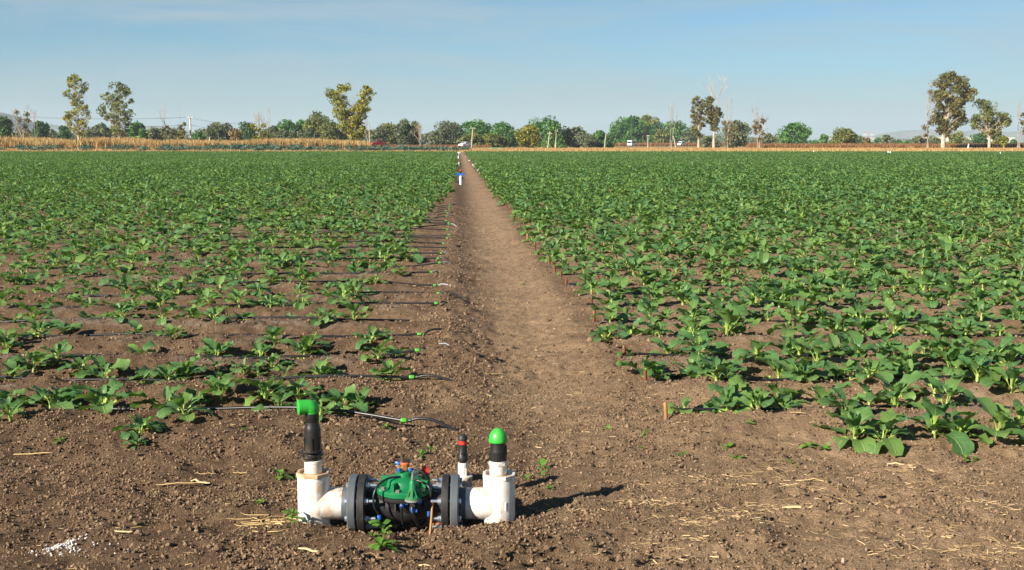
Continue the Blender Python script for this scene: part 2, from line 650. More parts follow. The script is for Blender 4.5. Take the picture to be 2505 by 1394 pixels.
# ------------------------------------------------------------------ the ground: one sheet to the horizon
def build_ground():
    core = np.arange(-2.7, 2.7001, .021)
    xs = [2.7]
    st = .021
    while xs[-1] < 16000:
        st = min(st * 1.034, 1500)
        xs.append(xs[-1] + st)
    xs = np.array(xs[1:])
    X = np.concatenate([-xs[::-1], core, xs])
    ys = [-60., -20., -6., 0., 2., 2.8]
    while ys[-1] < 26000:
        y = ys[-1]
        if y < 5.9: ys.append(y + .020)
        elif y < 50: ys.append(y + max(.020, .0046 * y))
        elif y < 320: ys.append(y * 1.022)
        else: ys.append(y * 1.12)
    Y = np.array(ys)
    nx, ny = len(X), len(Y)
    XX, YY = np.meshgrid(X, Y)
    ZZ = ground_z(XX, YY)
    V = np.stack([XX, YY, ZZ], -1).reshape(-1, 3)
    i = np.arange((ny - 1) * nx).reshape(ny - 1, nx)[:, :-1].ravel()
    Fq = np.stack([i, i + 1, i + 1 + nx, i + nx], -1)
    c = pc(XX, YY)
    infield = (1 - sstep(FIELD_END, FIELD_END + 3, YY))
    dry = .42 + .46 * np.exp(-((c - .6) / .45) ** 2) * sstep(5.5, 8, YY)
    dry = dry + .32 * sstep(-.2, 1.2, XX) * (1 - sstep(6, 9, YY)) - .16 * (1 - sstep(-1.4, -.3, XX))
    dry = dry + .12 * sstep(1.2, 1.6, c)
    ph = (YY - BED0 + .30) / BEDS
    bedmask = np.maximum(1 - sstep(-.62, -.3, c), sstep(1.15, 1.4, c)) * sstep(6.3, 6.7, YY) * infield
    crest = np.clip(np.cos(2 * math.pi * ph), 0, 1) ** 1.5 * bedmask
    crust = crest * sstep(.42, .62, fbm(XX * 1.1, YY * 2.5, 61, 3))
    d = np.abs((YY - BED0) / BEDS - np.round((YY - BED0) / BEDS)) * BEDS
    wet_dark = np.exp(-(d / .085) ** 2) * bedmask * sstep(.40, .6, fbm(XX * 2.2, YY * 2.2, 71, 3))
    wet_dark = np.maximum(wet_dark, .75 * np.exp(-(((XX + .05) / .25) ** 2 + ((YY - 5.85) / .3) ** 2)))  # soil colour darkened in the hollow farther back
    wet_dark = np.maximum(wet_dark, .6 * np.exp(-(((XX + .42) / .30) ** 2 + ((YY - 4.84) / .15) ** 2)))  # soil colour darkened in the hollow under the valve
    grassy = sstep(FIELD_END + 1, FIELD_END + 4, YY)
    me = np_mesh('ground', V, Fq, M_soil, True, {'dry': ('FLOAT', dry.ravel()), 'wet_dark': ('FLOAT', wet_dark.ravel()),
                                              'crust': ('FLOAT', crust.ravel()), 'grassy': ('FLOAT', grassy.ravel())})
    o = mesh_obj('ground', me)
    tag(o, kind='structure')


build_ground()


# ------------------------------------------------------------------ scattering of what nobody could count
def gn_scatter(name, pts, rots, scl, idx, meshes, label, cat, kind='stuff'):
    pts = np.asarray(pts, np.float32)
    src = bpy.data.collections.new(name + '_source')
    for i, me in enumerate(meshes):
        src.objects.link(bpy.data.objects.new('%s_source_%02d' % (name, i), me))
    me = bpy.data.meshes.new(name)
    me.vertices.add(len(pts))
    me.vertices.foreach_set('co', pts.ravel())
    a = me.attributes.new('rot', 'FLOAT_VECTOR', 'POINT')
    a.data.foreach_set('vector', np.asarray(rots, np.float32).ravel())
    a = me.attributes.new('scl', 'FLOAT', 'POINT')
    a.data.foreach_set('value', np.asarray(scl, np.float32).ravel())
    a = me.attributes.new('idx', 'INT', 'POINT')
    a.data.foreach_set('value', np.asarray(idx, np.int32).ravel())
    me.update()
    o = mesh_obj(name, me)
    ng = bpy.data.node_groups.new(name, 'GeometryNodeTree')
    ng.interface.new_socket('Geometry', in_out='INPUT', socket_type='NodeSocketGeometry')
    ng.interface.new_socket('Geometry', in_out='OUTPUT', socket_type='NodeSocketGeometry')
    N, L = ng.nodes, ng.links
    gi, go = N.new('NodeGroupInput'), N.new('NodeGroupOutput')
    ci = N.new('GeometryNodeCollectionInfo')
    ci.inputs['Collection'].default_value = src
    ci.inputs['Separate Children'].default_value = True
    ci.inputs['Reset Children'].default_value = True
    ip = N.new('GeometryNodeInstanceOnPoints')
    ip.inputs['Pick Instance'].default_value = True

    def na(n, t):
        nd = N.new('GeometryNodeInputNamedAttribute')
        nd.data_type = t
        nd.inputs['Name'].default_value = n
        return nd.outputs['Attribute']
    e2r = N.new('FunctionNodeEulerToRotation')
    L.new(na('rot', 'FLOAT_VECTOR'), e2r.inputs[0])
    L.new(gi.outputs[0], ip.inputs['Points'])
    L.new(ci.outputs[0], ip.inputs['Instance'])
    L.new(na('idx', 'INT'), ip.inputs['Instance Index'])
    L.new(e2r.outputs[0], ip.inputs['Rotation'])
    L.new(na('scl', 'FLOAT'), ip.inputs['Scale'])
    L.new(ip.outputs[0], go.inputs[0])
    md = o.modifiers.new('scatter', 'NODES')
    md.node_group = ng
    tag(o, label, cat, None, kind)
    return o


# ------------------------------------------------------------------ crop plants
def leaf_arrays(r, nl=8, nw=3, L=.17, W=.13, pet=.07, e0=1.15, bend=1.5, fold=.25, wave=.10, pw=.006, twist=0.0, round_=1.0):
    """one leaf: a stalk and a blade along +x, curving up and over; returns verts, quads, uv"""
    tot = pet + L
    V, UV, Q = [], [], []
    ph = r.uniform(0, 6.28)
    lobes = r.integers(3, 6)
    npet = 3
    ts = list(np.linspace(0, pet, npet, endpoint=False)) + list(pet + L * (.5 - .5 * np.cos(np.linspace(0, math.pi, nl))))
    ang, pos, last = e0, np.array([0., 0.]), 0.0
    ss = np.linspace(-1, 1, 2 * nw + 1)
    for i, t in enumerate(ts):
        dt = t - last
        last = t
        k = max(0.0, (t - pet * .4) / (tot - pet * .4))
        ang = e0 - bend * k ** 1.25
        pos = pos + dt * np.array([math.cos(ang), math.sin(ang)])
        nrm = np.array([-math.sin(ang), math.cos(ang)])
        u = (t - pet) / L
        if u < 0:
            w = pw * (1.25 - .35 * t / max(pet, 1e-6)) + 0.012 * max(0, (t / pet - .75))
        else:
            w = .5 * W * math.sqrt(max(0.0, 1 - abs((u - .54) / .55) ** 2.2))
            w = max(w, .005)
        for s in ss:
            a = abs(s)
            ww = w
            off = 0
            if u >= 0:
                edge = a ** 3
                ww = w * (1 + .03 * math.sin(lobes * 2 * u * math.pi + ph + (1.7 if s > 0 else 0)) * a)
                off = fold * w * a ** 1.3 + wave * W * edge * math.sin((lobes + 1.3) * u * 3.1 + ph * 2 + (2.3 if s > 0 else 0))
            else:
                off = fold * w * a
            tw = twist * max(u, 0)
            lat = s * ww
            V.append((pos[0] + nrm[0] * (off + lat * math.sin(tw)), lat * math.cos(tw), pos[1] + nrm[1] * (off + lat * math.sin(tw))))
            UV.append((s, u, 0))
    n = len(ss)
    for i in range(len(ts) - 1):
        for k in range(n - 1):
            Q.append((i * n + k, i * n + k + 1, (i + 1) * n + k + 1, (i + 1) * n + k))
    return np.array(V), np.array(Q), np.array(UV)


def leaf_params(r, kind):
    if kind == 0:    # outer, large, drooping
        return dict(L=r.uniform(.14, .185), W=r.uniform(.115, .155), pet=r.uniform(.07, .10), e0=r.uniform(.60, 1.05), bend=r.uniform(.8, 1.7), fold=r.uniform(.12, .4), wave=r.uniform(.05, .11), twist=r.uniform(-.5, .5))
    if kind == 1:    # middle
        return dict(L=r.uniform(.125, .165), W=r.uniform(.10, .135), pet=r.uniform(.07, .10), e0=r.uniform(.9, 1.25), bend=r.uniform(.8, 1.6), fold=r.uniform(.2, .5), wave=r.uniform(.06, .12), twist=r.uniform(-.5, .5))
    return dict(L=r.uniform(.07, .11), W=r.uniform(.05, .075), pet=r.uniform(.05, .07), e0=r.uniform(1.25, 1.5), bend=r.uniform(.3, .9), fold=r.uniform(.4, .8), wave=r.uniform(.1, .2), twist=r.uniform(-.5, .5))


LEAF = {0: [], 1: [], 2: []}
for kd, cnt in ((0, 9), (1, 8), (2, 5)):
    for i in range(cnt):
        r = np.random.default_rng(100 + 31 * kd + i)
        v, q, uv = leaf_arrays(r, 10, 4, **leaf_params(r, kd))
        LEAF[kd].append(np_mesh('crop_leaf', v, q, M_crop, True, {'leafuv': ('FLOAT_VECTOR', uv)}))
_mb = MB()
_mb.tube([(0, 0, -.03), (0.002, 0, .015), (0.0, .002, .05), (0, 0, .075)], [.011, .012, .010, .005], 7)
M_stem = plain('crop_stem', (.30, .40, .11), .5, dirt=(.16, .18, .06), scale=30)
STEM = _mb.mesh('crop_stem', M_stem, 60)


def plant_layout(r, n=None):
    """leaf slots of one plant: (kind, azimuth, height, scale, tilt)"""
    n = n or int(r.integers(7, 11))
    az = r.uniform(0, 6.28)
    out = []
    for i in range(n):
        k = 0 if i < n * .45 else (1 if i < n * .78 else 2)
        az += 2.4 + r.uniform(-.35, .35)
        out.append((k, az, .01 + .05 * i / n, r.uniform(.75, 1.15), r.uniform(-.30, .35)))
    return out


def crop_plant(x, y, size, seed, lean=0.0):
    r = np.random.default_rng(seed)
    root = empty('cabbage_plant', (x, y, gz(x, y) - .002), r.uniform(0, 6.28))
    root.scale = (size,) * 3
    root.rotation_euler[0] = r.uniform(-.10, .10)
    root.rotation_euler[1] = r.uniform(-.10, .10)
    mesh_obj('stem', STEM, root)
    for (k, az, z, s, tilt) in plant_layout(r):
        me = LEAF[k][int(r.integers(len(LEAF[k])))]
        mesh_obj('leaf', me, root, (.006 * math.cos(az), .006 * math.sin(az), z), (r.uniform(-.15, .15), tilt, az), (s, s * r.choice([-1, 1]) if False else s, s))
    return root


def rot_arrays(V, rx, ry, rz):
    M = np.array(Euler((rx, ry, rz)).to_matrix())
    return V @ M.T


def plant_arrays(seed, nl, nw, n=None):
    r = np.random.default_rng(seed)
    Vs, Qs, Us, off = [], [], [], 0
    for (k, az, z, s, tilt) in plant_layout(r, n):
        v, q, u = leaf_arrays(r, nl, nw, **leaf_params(r, k))
        v = rot_arrays(v * s, r.uniform(-.15, .15), tilt, az) + np.array([0, 0, z])
        Vs.append(v); Qs.append(q + off); Us.append(u)
        off += len(v)
    return np.concatenate(Vs), np.concatenate(Qs), np.concatenate(Us)


# seats read from the photograph: pixel where the stalk meets the soil, and size
NEAR_LEFT = [
    (11, 1012, .9), (26, 1034, .85), (123, 1009, 1.05), (255, 1022, 1.25), (341, 1046, .85), (407, 1010, 1.1), (450, 1030, 1.0), (542, 1002, .95), (681, 1020, .8), (784, 1030, .9), (334, 1092, .42),
    (241, 966, .65), (476, 966, .6), (539, 948, .7), (135, 955, .9), (83, 932, 1.0), (198, 935, 1.0), (348, 940, .9), (413, 944, 1.0), (648, 962, 1.0), (730, 964, 1.1), (838, 964, 1.0), (884, 968, .9), (956, 938, .95), (698, 930, .6), (801, 930, .7),
    (31, 900, .95), (140, 890, 1.0), (252, 899, 1.2), (344, 880, .85), (447, 902, 1.1), (528, 880, 1.2), (528, 908, .55), (597, 910, .9), (664, 908, .9), (783, 912, .9), (827, 898, .5), (925, 890, .95), (629, 918, .5), (17, 866, .9),
    (9, 844, .9), (95, 836, 1.2), (155, 828, 1.0), (344, 830, 1.0), (424, 838, .8), (636, 845, .9), (672, 869, .95), (744, 856, 1.15), (758, 864, .9), (906, 862, .95), (970, 852, .75), (940, 832, .7)]
NEAR_RIGHT = [
    (1671, 1015, .75), (1784, 1022, 1.2), (1852, 1026, .9), (1916, 1026, .85), (2068, 1030, .9), (2093, 1052, 1.15), (2162, 1060, 1.1), (2189, 1020, 1.15), (2285, 1052, 1.3), (2312, 1014, 1.15), (2349, 1056, 1.0), (2439, 1056, 1.15), (2492, 1046, 1.1),
    (1613, 934, .7), (1790, 970, 1.2), (1815, 966, 1.0), (1906, 970, .85), (1954, 948, 1.1), (2017, 967, 1.05), (2078, 942, 1.1), (2127, 966, 1.0), (2153, 938, .9), (2225, 938, 1.0), (2207, 958, .8), (2285, 961, 1.15), (2334, 930, 1.2), (2472, 958, 1.2), (2040, 940, .9), (2400, 945, .8),
    (1576, 905, 1.05), (1630, 880, 1.0), (1537, 880, .55), (1693, 905, 1.15), (1784, 900, 1.1), (1904, 914, 1.15), (1850, 890, 1.0), (1996, 893, 1.1), (2045, 880, 1.0), (2096, 884, 1.0), (2160, 890, .9), (2219, 893, 1.15), (2322, 901, 1.2), (2270, 882, 1.0), (2439, 890, .95), (2469, 892, 1.0), (2390, 880, 1.0)]

PS = .78
plants = []          # (x, y, size, bed, side)
for lst, side in ((NEAR_LEFT, 'left'), (NEAR_RIGHT, 'right')):
    for (px, py, s) in lst:
        g = G(px, py)
        g = G(px, py, gz(g.x, g.y))
        bed = max(0, int(round((g.y + .12 - BED0) / BEDS)))
        plants.append((g.x, g.y, PS * s * (.93 if side == 'left' else .95), bed, side))

NB = int((FIELD_END - 1.5 - BED0) / BEDS)
field_pts = []
pr = np.random.default_rng(21)
SMALL_D = 82.0
tile_pts = []
for b in range(0, NB + 1):
    yb = BED0 + BEDS * b
    if yb > SMALL_D: break
    for (dy, ri) in ((.10, 0), (-.27, 1)):
        for side in ('left', 'right'):
            if side == 'left' and b < 4: 
                x0, x1 = -.68 * yb - 2, -.455 * yb
            elif side == 'right' and b < 3:
                x0, x1 = (.455 * yb if b == 0 else 1.6 - SLOPE * yb), .68 * yb + 2
            else:
                c0 = left_edge(yb) - (.24 if b < 28 else .05) if side == 'left' else 1.20
                xe = c0 - SLOPE * yb
                x0, x1 = (-.66 * yb - 2, xe) if side == 'left' else (xe, .66 * yb + 2)
            sp = (.285 if b > 2 else .62) if side == 'right' else (.33 if b < 8 else .30)
            x = x0 + pr.uniform(0, .3)
            while x < x1:
                miss = pr.random()
                thr = .03 if side == 'right' else (.10 if b < 10 else .05)
                if miss > thr:
                    s = pr.normal(1.05, .16) if side == 'right' else pr.normal(.82 if b < 9 else .95, .2)
                    if b > 14: s += .06
                    s = PS * float(np.clip(s, .45, 1.5))
                    plants.append((x + pr.normal(0, .04), yb + dy + pr.normal(0, .022), s, b, side))
                x += sp * pr.uniform(.7, 1.3)


def in_frame(x, y, z=.1, m=0):
    d = Vector((x, y, z - CAMH))
    dep = d.dot(FWD)
    if dep < .1: return False
    u, v = CX + F * d.x / dep, CY - F * d.dot(UPV) / dep
    return -m <= u <= 2505 + m and -m <= v <= 1394 + m


ORD = ('first second third fourth fifth sixth seventh eighth ninth tenth eleventh twelfth thirteenth fourteenth fifteenth sixteenth seventeenth '
       'eighteenth nineteenth twentieth').split()
TENS = {2: 'twenty', 3: 'thirty', 4: 'forty', 5: 'fifty'}


def ordinal(n):
    if n <= 20: return ORD[n - 1]
    t, u = divmod(n, 10)
    if u == 0: return TENS[t][:-1] + 'ieth'
    return TENS[t] + '-' + ORD[u - 1]


vis = sorted([p for p in plants if in_frame(p[0], p[1], .08, 10)], key=lambda p: -p[2] * p[2] / (p[1] ** 2) * (1 if p[1] < 9 else .8))
heroes = vis[:300]
hero_set = set(id(p) for p in heroes)
by_bed = {}
for p in vis:
    by_bed.setdefault((p[4], p[3]), []).append(p)
for (side, bed), lst in sorted(by_bed.items(), key=lambda k: (k[0][1], k[0][0])):
    lst.sort(key=lambda p: abs(p[0]))
    for i, p in enumerate(lst):
        if id(p) not in hero_set: continue
        o = crop_plant(p[0], p[1], p[2], 5000 + bed * 131 + i * 7 + (3 if side == 'left' else 0))
        look = 'large spreading' if p[2] > 1.25 * PS else ('small' if p[2] < .7 * PS else 'leafy')
        tag(o, '%s green cabbage plant, %s from the path in the %s bed on the %s' % (look, ordinal(i + 1), ordinal(bed + 1), side),
            'plant', 'cabbage plants in the beds nearest the camera')

rest = [p for p in plants if id(p) not in hero_set]
PM = []
for i in range(8):
    v, q, u = plant_arrays(900 + i, 4, 2)
    PM.append(np_mesh('field_plant', v, q, M_crop, True, {'leafuv': ('FLOAT_VECTOR', u)}))
R = np.array([(p[0], p[1]) for p in rest])
Z = ground_z(R[:, 0], R[:, 1], False)
n = len(rest)
gn_scatter('crop_rows', np.column_stack([R, Z]), np.column_stack([pr.normal(0, .08, n), pr.normal(0, .08, n), pr.uniform(0, 6.28, n)]),
           [p[2] for p in rest], pr.integers(0, 8, n), PM, 'rows of young cabbage plants further back in the field', 'crop')
# beyond that the rows close up: the same plants in short stretches of bed
TM = []
for i in range(6):
    r = np.random.default_rng(700 + i)
    Vs, Qs, Us, off = [], [], [], 0
    for b in range(2):
        for dy in (.10, -.27):
            x = -1.0 + r.uniform(0, .15)
            while x < 1.0:
                v, q, u = plant_arrays(int(r.integers(1e6)), 3, 1, 6)
                v = rot_arrays(v * r.uniform(.70, 1.05), 0, 0, r.uniform(0, 6.28)) + np.array([x, (b - .5) * BEDS + dy + r.normal(0, .03), 0])
                Vs.append(v); Qs.append(q + off); Us.append(u)
                off += len(v)
                x += .40 * r.uniform(.7, 1.3)
    TM.append(np_mesh('field_stretch', np.concatenate(Vs), np.concatenate(Qs), M_crop, True, {'leafuv': ('FLOAT_VECTOR', np.concatenate(Us))}))
tp = []
b = int((SMALL_D - BED0) / BEDS) + 1
while BED0 + BEDS * (b + .5) < FIELD_END - 1:
    yb = BED0 + BEDS * (b + .5)
    xe = left_edge(yb) - SLOPE * yb
    x = xe - 1.0
    while x > -.6 * yb:
        tp.append((x, yb)); x -= 2.0
    x = 1.3 - SLOPE * yb + 1.0
    while x < .6 * yb:
        tp.append((x, yb)); x += 2.0
    b += 2
tp = np.array(tp)
n = len(tp)
Z = ground_z(tp[:, 0], tp[:, 1], False)
gn_scatter('distant_crop_rows', np.column_stack([tp, Z]), np.column_stack([np.zeros(n), np.zeros(n), pr.integers(0, 2, n) * math.pi]),
           pr.uniform(.98, 1.04, n), pr.integers(0, 6, n), TM, 'dense rows of cabbage plants in the far half of the field', 'crop')

# ------------------------------------------------------------------ trees and the far verge
LEAFRNG = np.random.default_rng(77)


def leaf_cloud(centres, size, tint, r, squash=.75):
    """one small bent face per leaf clump"""
    n = len(centres)
    a = r.normal(size=(n, 3)); a /= np.linalg.norm(a, axis=1, keepdims=True)
    b = r.normal(size=(n, 3)); b -= a * (a * b).sum(1, keepdims=True); b /= np.linalg.norm(b, axis=1, keepdims=True)
    sz = (size * r.uniform(.6, 1.35, n))[:, None]
    V = np.stack([centres - a * sz, centres + b * sz * squash * .6, centres + a * sz, centres - b * sz * squash * .6], 1).reshape(-1, 3)
    Fq = np.arange(4 * n).reshape(n, 4)
    return V, Fq, np.repeat(tint, 4)


foliage_material('leaf_olive', (0.090, 0.112, 0.032), (0.176, 0.198, 0.050), (0.342, 0.324, 0.064))
foliage_material('leaf_yellow', (0.125, 0.150, 0.022), (0.270, 0.265, 0.036), (0.500, 0.420, 0.036))
foliage_material('leaf_darkeuc', (0.085, 0.090, 0.028), (0.170, 0.155, 0.045), (0.300, 0.240, 0.065))
foliage_material('leaf_green', (0.044, 0.119, 0.037), (0.098, 0.228, 0.053), (0.224, 0.388, 0.061))
foliage_material('leaf_deep', (0.035, 0.088, 0.035), (0.075, 0.164, 0.053), (0.151, 0.255, 0.070))
foliage_material('leaf_grey', (0.080, 0.107, 0.060), (0.156, 0.184, 0.092), (0.250, 0.260, 0.116))
foliage_material('leaf_brown', (0.118, 0.092, 0.042), (0.227, 0.176, 0.076), (0.344, 0.252, 0.092))
foliage_material('leaf_teal', (0.042, 0.084, 0.060), (0.090, 0.156, 0.108), (0.156, 0.228, 0.156))
bark_material('bark_pale', (.34, .26, .18), (.52, .44, .35))
bark_material('bark_grey', (.22, .18, .14), (.38, .32, .26))
bark_material('bark_dark', (.10, .075, .055), (.20, .15, .11))


def curve_pts(a, b, r, n=4, sag=.12):
    a, b = Vector(a), Vector(b)
    L = (b - a).length
    off = Vector((r.normal(), r.normal(), r.normal() * .4 + .6)) * (sag * L)
    return [a.lerp(b, t) + off * (4 * t * (1 - t)) * .5 for t in np.linspace(0, 1, n + 1)]


def prof_at(prof, z):
    zs = [p[0] for p in prof]
    return np.interp(z, zs, [p[1] for p in prof]), np.interp(z, zs, [p[2] for p in prof])


def leafy_tree(name, label, px, D, profs, leafmat, barkmat, nclump=40, per=60, rc=None, leaf=.34, trunk_px=4.0, group=None, cat='tree', depth=.85, extra=None, seed=None, base_z=None, twigs=True, hollow=.25, lean=0):
    """profs: outlines [(py, left px, right px), ...] as in the photograph, turned into metres at distance D"""
    sd = seed if seed is not None else int(px * 7 + D)
    r = np.random.default_rng(sd)
    base = P(px, HZ, D)
    bz = float(ground_z(base.x, D, False)) if base_z is None else base_z
    root = empty(name, (base.x, D, bz))
    mpp = D / F
    conv = []
    for prof in profs:
        q = []
        for (py, xl, xr) in prof:
            zz = P(px, py, D).z - bz
            q.append((zz, (xl - px) * mpp, (xr - px) * mpp))
        q.sort()
        conv.append(q)
    area = [np.trapz([b - a for _, a, b in q], [z for z, _, _ in q]) for q in conv]
    cl = []
    ztop = max(q[-1][0] for q in conv)
    zlow = min(q[0][0] for q in conv)
    for q, ar in zip(conv, area):
        k = max(4, int(round(nclump * ar / sum(area))))
        rr = rc or max(.5, .30 * math.sqrt(ar / max(k, 1)) * 1.9)
        zs = np.linspace(q[0][0], q[-1][0], 60)
        wd = np.array([prof_at(q, z)[1] - prof_at(q, z)[0] for z in zs]) + .05
        cdf = np.cumsum(wd) / wd.sum()
        for i in range(k):
            z = float(np.interp((i + r.uniform(.1, .9)) / k, cdf, zs))
            xl, xr = prof_at(q, z)
            h = (xr - xl) / 2
            u = r.uniform(-1, 1)
            x = (xl + xr) / 2 + u * max(h - .55 * rr, .15 * h)
            dmax = max(h, .6) * depth * math.sqrt(max(0.05, 1 - u * u * .8))
            y = r.uniform(-1, 1) * dmax
            z = min(z, q[-1][0] - .35 * rr)
            cl.append((x, y, z, rr * r.uniform(.5, 1.35)))
    # trunk and limbs
    mb = MB()
    tr = trunk_px * mpp * .5
    mid = []
    ht = zlow + .72 * (ztop - zlow)
    for t in np.linspace(0, 1, 7):
        z = -.3 + t * (ht + .3)
        q0 = conv[-1]
        if z > q0[0][0]:
            qa = max(conv, key=lambda q: q[0][0] <= z <= q[-1][0])
            xl, xr = prof_at(qa, z)
            cx = .5 * (xl + xr) * .55
        else:
            cx = 0
        mid.append(Vector((cx * t + lean * z + r.normal() * .05 * t * ht * .1, r.normal() * .03 * t * ht * .1, z)))
    mb.tube(mid, [tr * (1.25 - .3 * t if t < .2 else 1.12 - .95 * t) for t in np.linspace(0, 1, 7)], 7)
    for (x, y, z, q) in cl:
        c = Vector((x, y, z))
        if not twigs and r.random() < .55: continue
        zt = max(zlow * .75, min(ht * .95, z - (math.hypot(x, y) * r.uniform(.5, 1.0) + .5)))
        t = (zt + .3) / (ht + .3)
        i = min(5, int(t * 6))
        a = mid[i].lerp(mid[i + 1], t * 6 - i)
        r0 = max(.02, tr * (1.0 - .85 * t) * .42)
        mb.tube(curve_pts(a, c, r, 3), [r0, r0 * .75, r0 * .5, r0 * .22], 4, False)
    if extra: extra(mb, r, mpp, bz, D, px, tr)
    mb.build('trunk', MATS[barkmat], root, 60)
    C, T = [], []
    for (x, y, z, q) in cl:
        k = max(6, int(per * r.uniform(.7, 1.3)))
        d = r.normal(size=(k, 3)); d /= np.linalg.norm(d, axis=1, keepdims=True)
        rad = q * (hollow + (1 - hollow) * r.random((k, 1)) ** .5)
        C.append(np.array([x, y, z]) + d * rad * np.array([1, 1, .8]))
        T.append(np.clip(r.normal(.42 + r.normal() * .16, .2, k), 0, 1))
    V, Fq, ti = leaf_cloud(np.concatenate(C), leaf, np.concatenate(T), r)
    me = np_mesh('crown', V, Fq, MATS[leafmat], False, {'tint': ('FLOAT', ti)})
    mesh_obj('crown', me, root)
    tag(root, label, cat, group)
    return root


def fork(mb, p, d, L, rad, lvl, r, spread=.45, up=.25, n=(2, 3)):
    q = [p]
    cur = Vector(p)
    dd = Vector(d)
    segs = 3
    for i in range(segs):
        dd = (dd + Vector((r.normal(), r.normal(), r.normal() * .5 + up)) * .12).normalized()
        cur = cur + dd * (L / segs)
        q.append(cur.copy())
    mb.tube(q, [rad, rad * .85, rad * .7, rad * .55], 5 if lvl > 1 else 3, False)
    if lvl <= 0: return
    for k in range(int(r.integers(n[0], n[1] + 1))):
        nd = (dd + Vector((r.normal(), r.normal(), r.normal() * .4 + up)) * spread).normalized()
        fork(mb, q[-1] if k < 2 else q[2], nd, L * r.uniform(.6, .85), rad * (.58 if lvl > 1 else .7), lvl - 1, r, spread, up, n)


def bare_tree(name, label, px, D, top, barkmat, trunk_px=4, lvl=4, spread=.35, up=.5, stems=1, leaf_spec=None, group=None, seed=None, width=None, first=.34, base_z=None, low=True):
    sd = seed if seed is not None else int(px * 3 + D)
    r = np.random.default_rng(sd)
    base = P(px, HZ, D)
    bz = float(ground_z(base.x, D, False)) if base_z is None else base_z
    root = empty(name, (base.x, D, bz))
    H = P(px, top, D).z - bz
    mpp = D / F
    mb = MB()
    for s in range(stems):
        x = (s - (stems - 1) / 2) * .55 * trunk_px * mpp
        d = Vector((r.normal() * .05 + (s - (stems - 1) / 2) * .08, r.normal() * .05, 1)).normalized()
        L = H * first * r.uniform(.92, 1.0)
        fork(mb, Vector((x, 0, -.2)), d, L, trunk_px * mpp * .42, lvl, r, spread, up)
    zs = max(v[2] for v in mb.v)
    k = H / zs
    wmax = max(abs(v[0]) for v in mb.v)
    kw = (width * mpp / wmax) if width else k
    mb.v = [(v[0] * (kw if v[2] > 1 else 1), v[1] * (kw if v[2] > 1 else 1), v[2] * k) for v in mb.v]
    mb.build('trunk', MATS[barkmat], root, 60)
    if leaf_spec:
        leafmat, specs, per, leaf = leaf_spec       # specs: (px, py, radius px)
        C, T = [], []
        for (cx, cy, rr) in specs:
            c = P(cx, cy, D)
            d = r.normal(size=(per, 3)); d /= np.linalg.norm(d, axis=1, keepdims=True)
            C.append(np.array([c.x - base.x, r.normal() * rr * mpp * .5, c.z - bz]) + d * (rr * mpp) * np.abs(r.normal(0, .62, (per, 1))))
            T.append(np.clip(r.normal(.45 + r.normal() * .15, .2, per), 0, 1))
        V, Fq, ti = leaf_cloud(np.concatenate(C), leaf, np.concatenate(T), r)
        mesh_obj('crown', np_mesh('crown', V, Fq, MATS[leafmat], False, {'tint': ('FLOAT', ti)}), root)
    tag(root, label, 'tree', group)
    return root


EUC = 'tall trees standing along the field edge'
leafy_tree('eucalyptus_tree', 'tall slender eucalyptus with airy yellow-green crown, leftmost of the two pale-trunked giants', 193, 262,
           [[(183, 180, 215), (200, 165, 222), (225, 160, 222), (245, 172, 205), (255, 176, 218), (275, 158, 225), (300, 162, 230), (320, 170, 220), (332, 180, 205)]],
           'leaf_yellow', 'bark_pale', 100, 36, leaf=.25, trunk_px=5, group=EUC, rc=.72)
leafy_tree('eucalyptus_tree', 'spreading eucalyptus with domed brown-green top and open branches, right of the slender one', 294, 262,
           [[(200, 282, 308), (215, 266, 316), (235, 253, 332), (255, 260, 340), (270, 240, 330), (285, 245, 332), (300, 260, 325), (320, 268, 316), (332, 280, 305)]],
           'leaf_olive', 'bark_pale', 110, 38, leaf=.25, trunk_px=4.5, group=EUC, rc=.76)
leafy_tree('eucalyptus_tree', 'big forked eucalyptus with a V-shaped double crown left of the path end', 858, 258,
           [[(207, 836, 860), (220, 802, 862), (235, 800, 856), (250, 812, 846), (262, 818, 850)],
            [(208, 888, 908), (222, 882, 917), (240, 880, 912), (256, 868, 912), (268, 862, 912)],
            [(264, 815, 912), (280, 816, 902), (300, 820, 898), (320, 834, 896), (338, 846, 884), (346, 852, 876)]],
           'leaf_yellow', 'bark_grey', 130, 58, leaf=.27, trunk_px=6, group=EUC, rc=.92)
leafy_tree('eucalyptus_tree', 'largest dense dark eucalyptus with thick white trunk near the right edge', 2307, 292,
           [[(178, 2308, 2338), (190, 2282, 2352), (210, 2284, 2367), (230, 2280, 2381), (248, 2278, 2372), (262, 2278, 2345), (278, 2280, 2356), (298, 2284, 2363), (312, 2288, 2342), (326, 2292, 2326)]],
           'leaf_darkeuc', 'bark_pale', 120, 96, leaf=.31, trunk_px=9, group=EUC, rc=1.2)
leafy_tree('eucalyptus_tree', 'medium eucalyptus with lopsided spreading crown right of the largest one', 2420, 290,
           [[(243, 2386, 2414), (255, 2383, 2430), (270, 2392, 2436), (285, 2376, 2448), (300, 2384, 2440), (315, 2392, 2446), (326, 2402, 2430)],
            [(276, 2448, 2462), (288, 2440, 2474), (302, 2436, 2472), (312, 2440, 2458)],
            [(290, 2370, 2388), (300, 2372, 2392), (314, 2376, 2394)]],
           'leaf_olive', 'bark_pale', 95, 52, leaf=.28, trunk_px=6, group=EUC, rc=.95)
leafy_tree('eucalyptus_tree', 'sparse olive eucalyptus with straight pale trunk, left one of the middle pair', 1709, 288,
           [[(236, 1696, 1716), (248, 1688, 1724), (262, 1692, 1730), (280, 1684, 1726), (298, 1690, 1730), (315, 1690, 1720), (336, 1698, 1716)]],
           'leaf_darkeuc', 'bark_pale', 74, 36, leaf=.26, trunk_px=5, group=EUC, rc=.64)


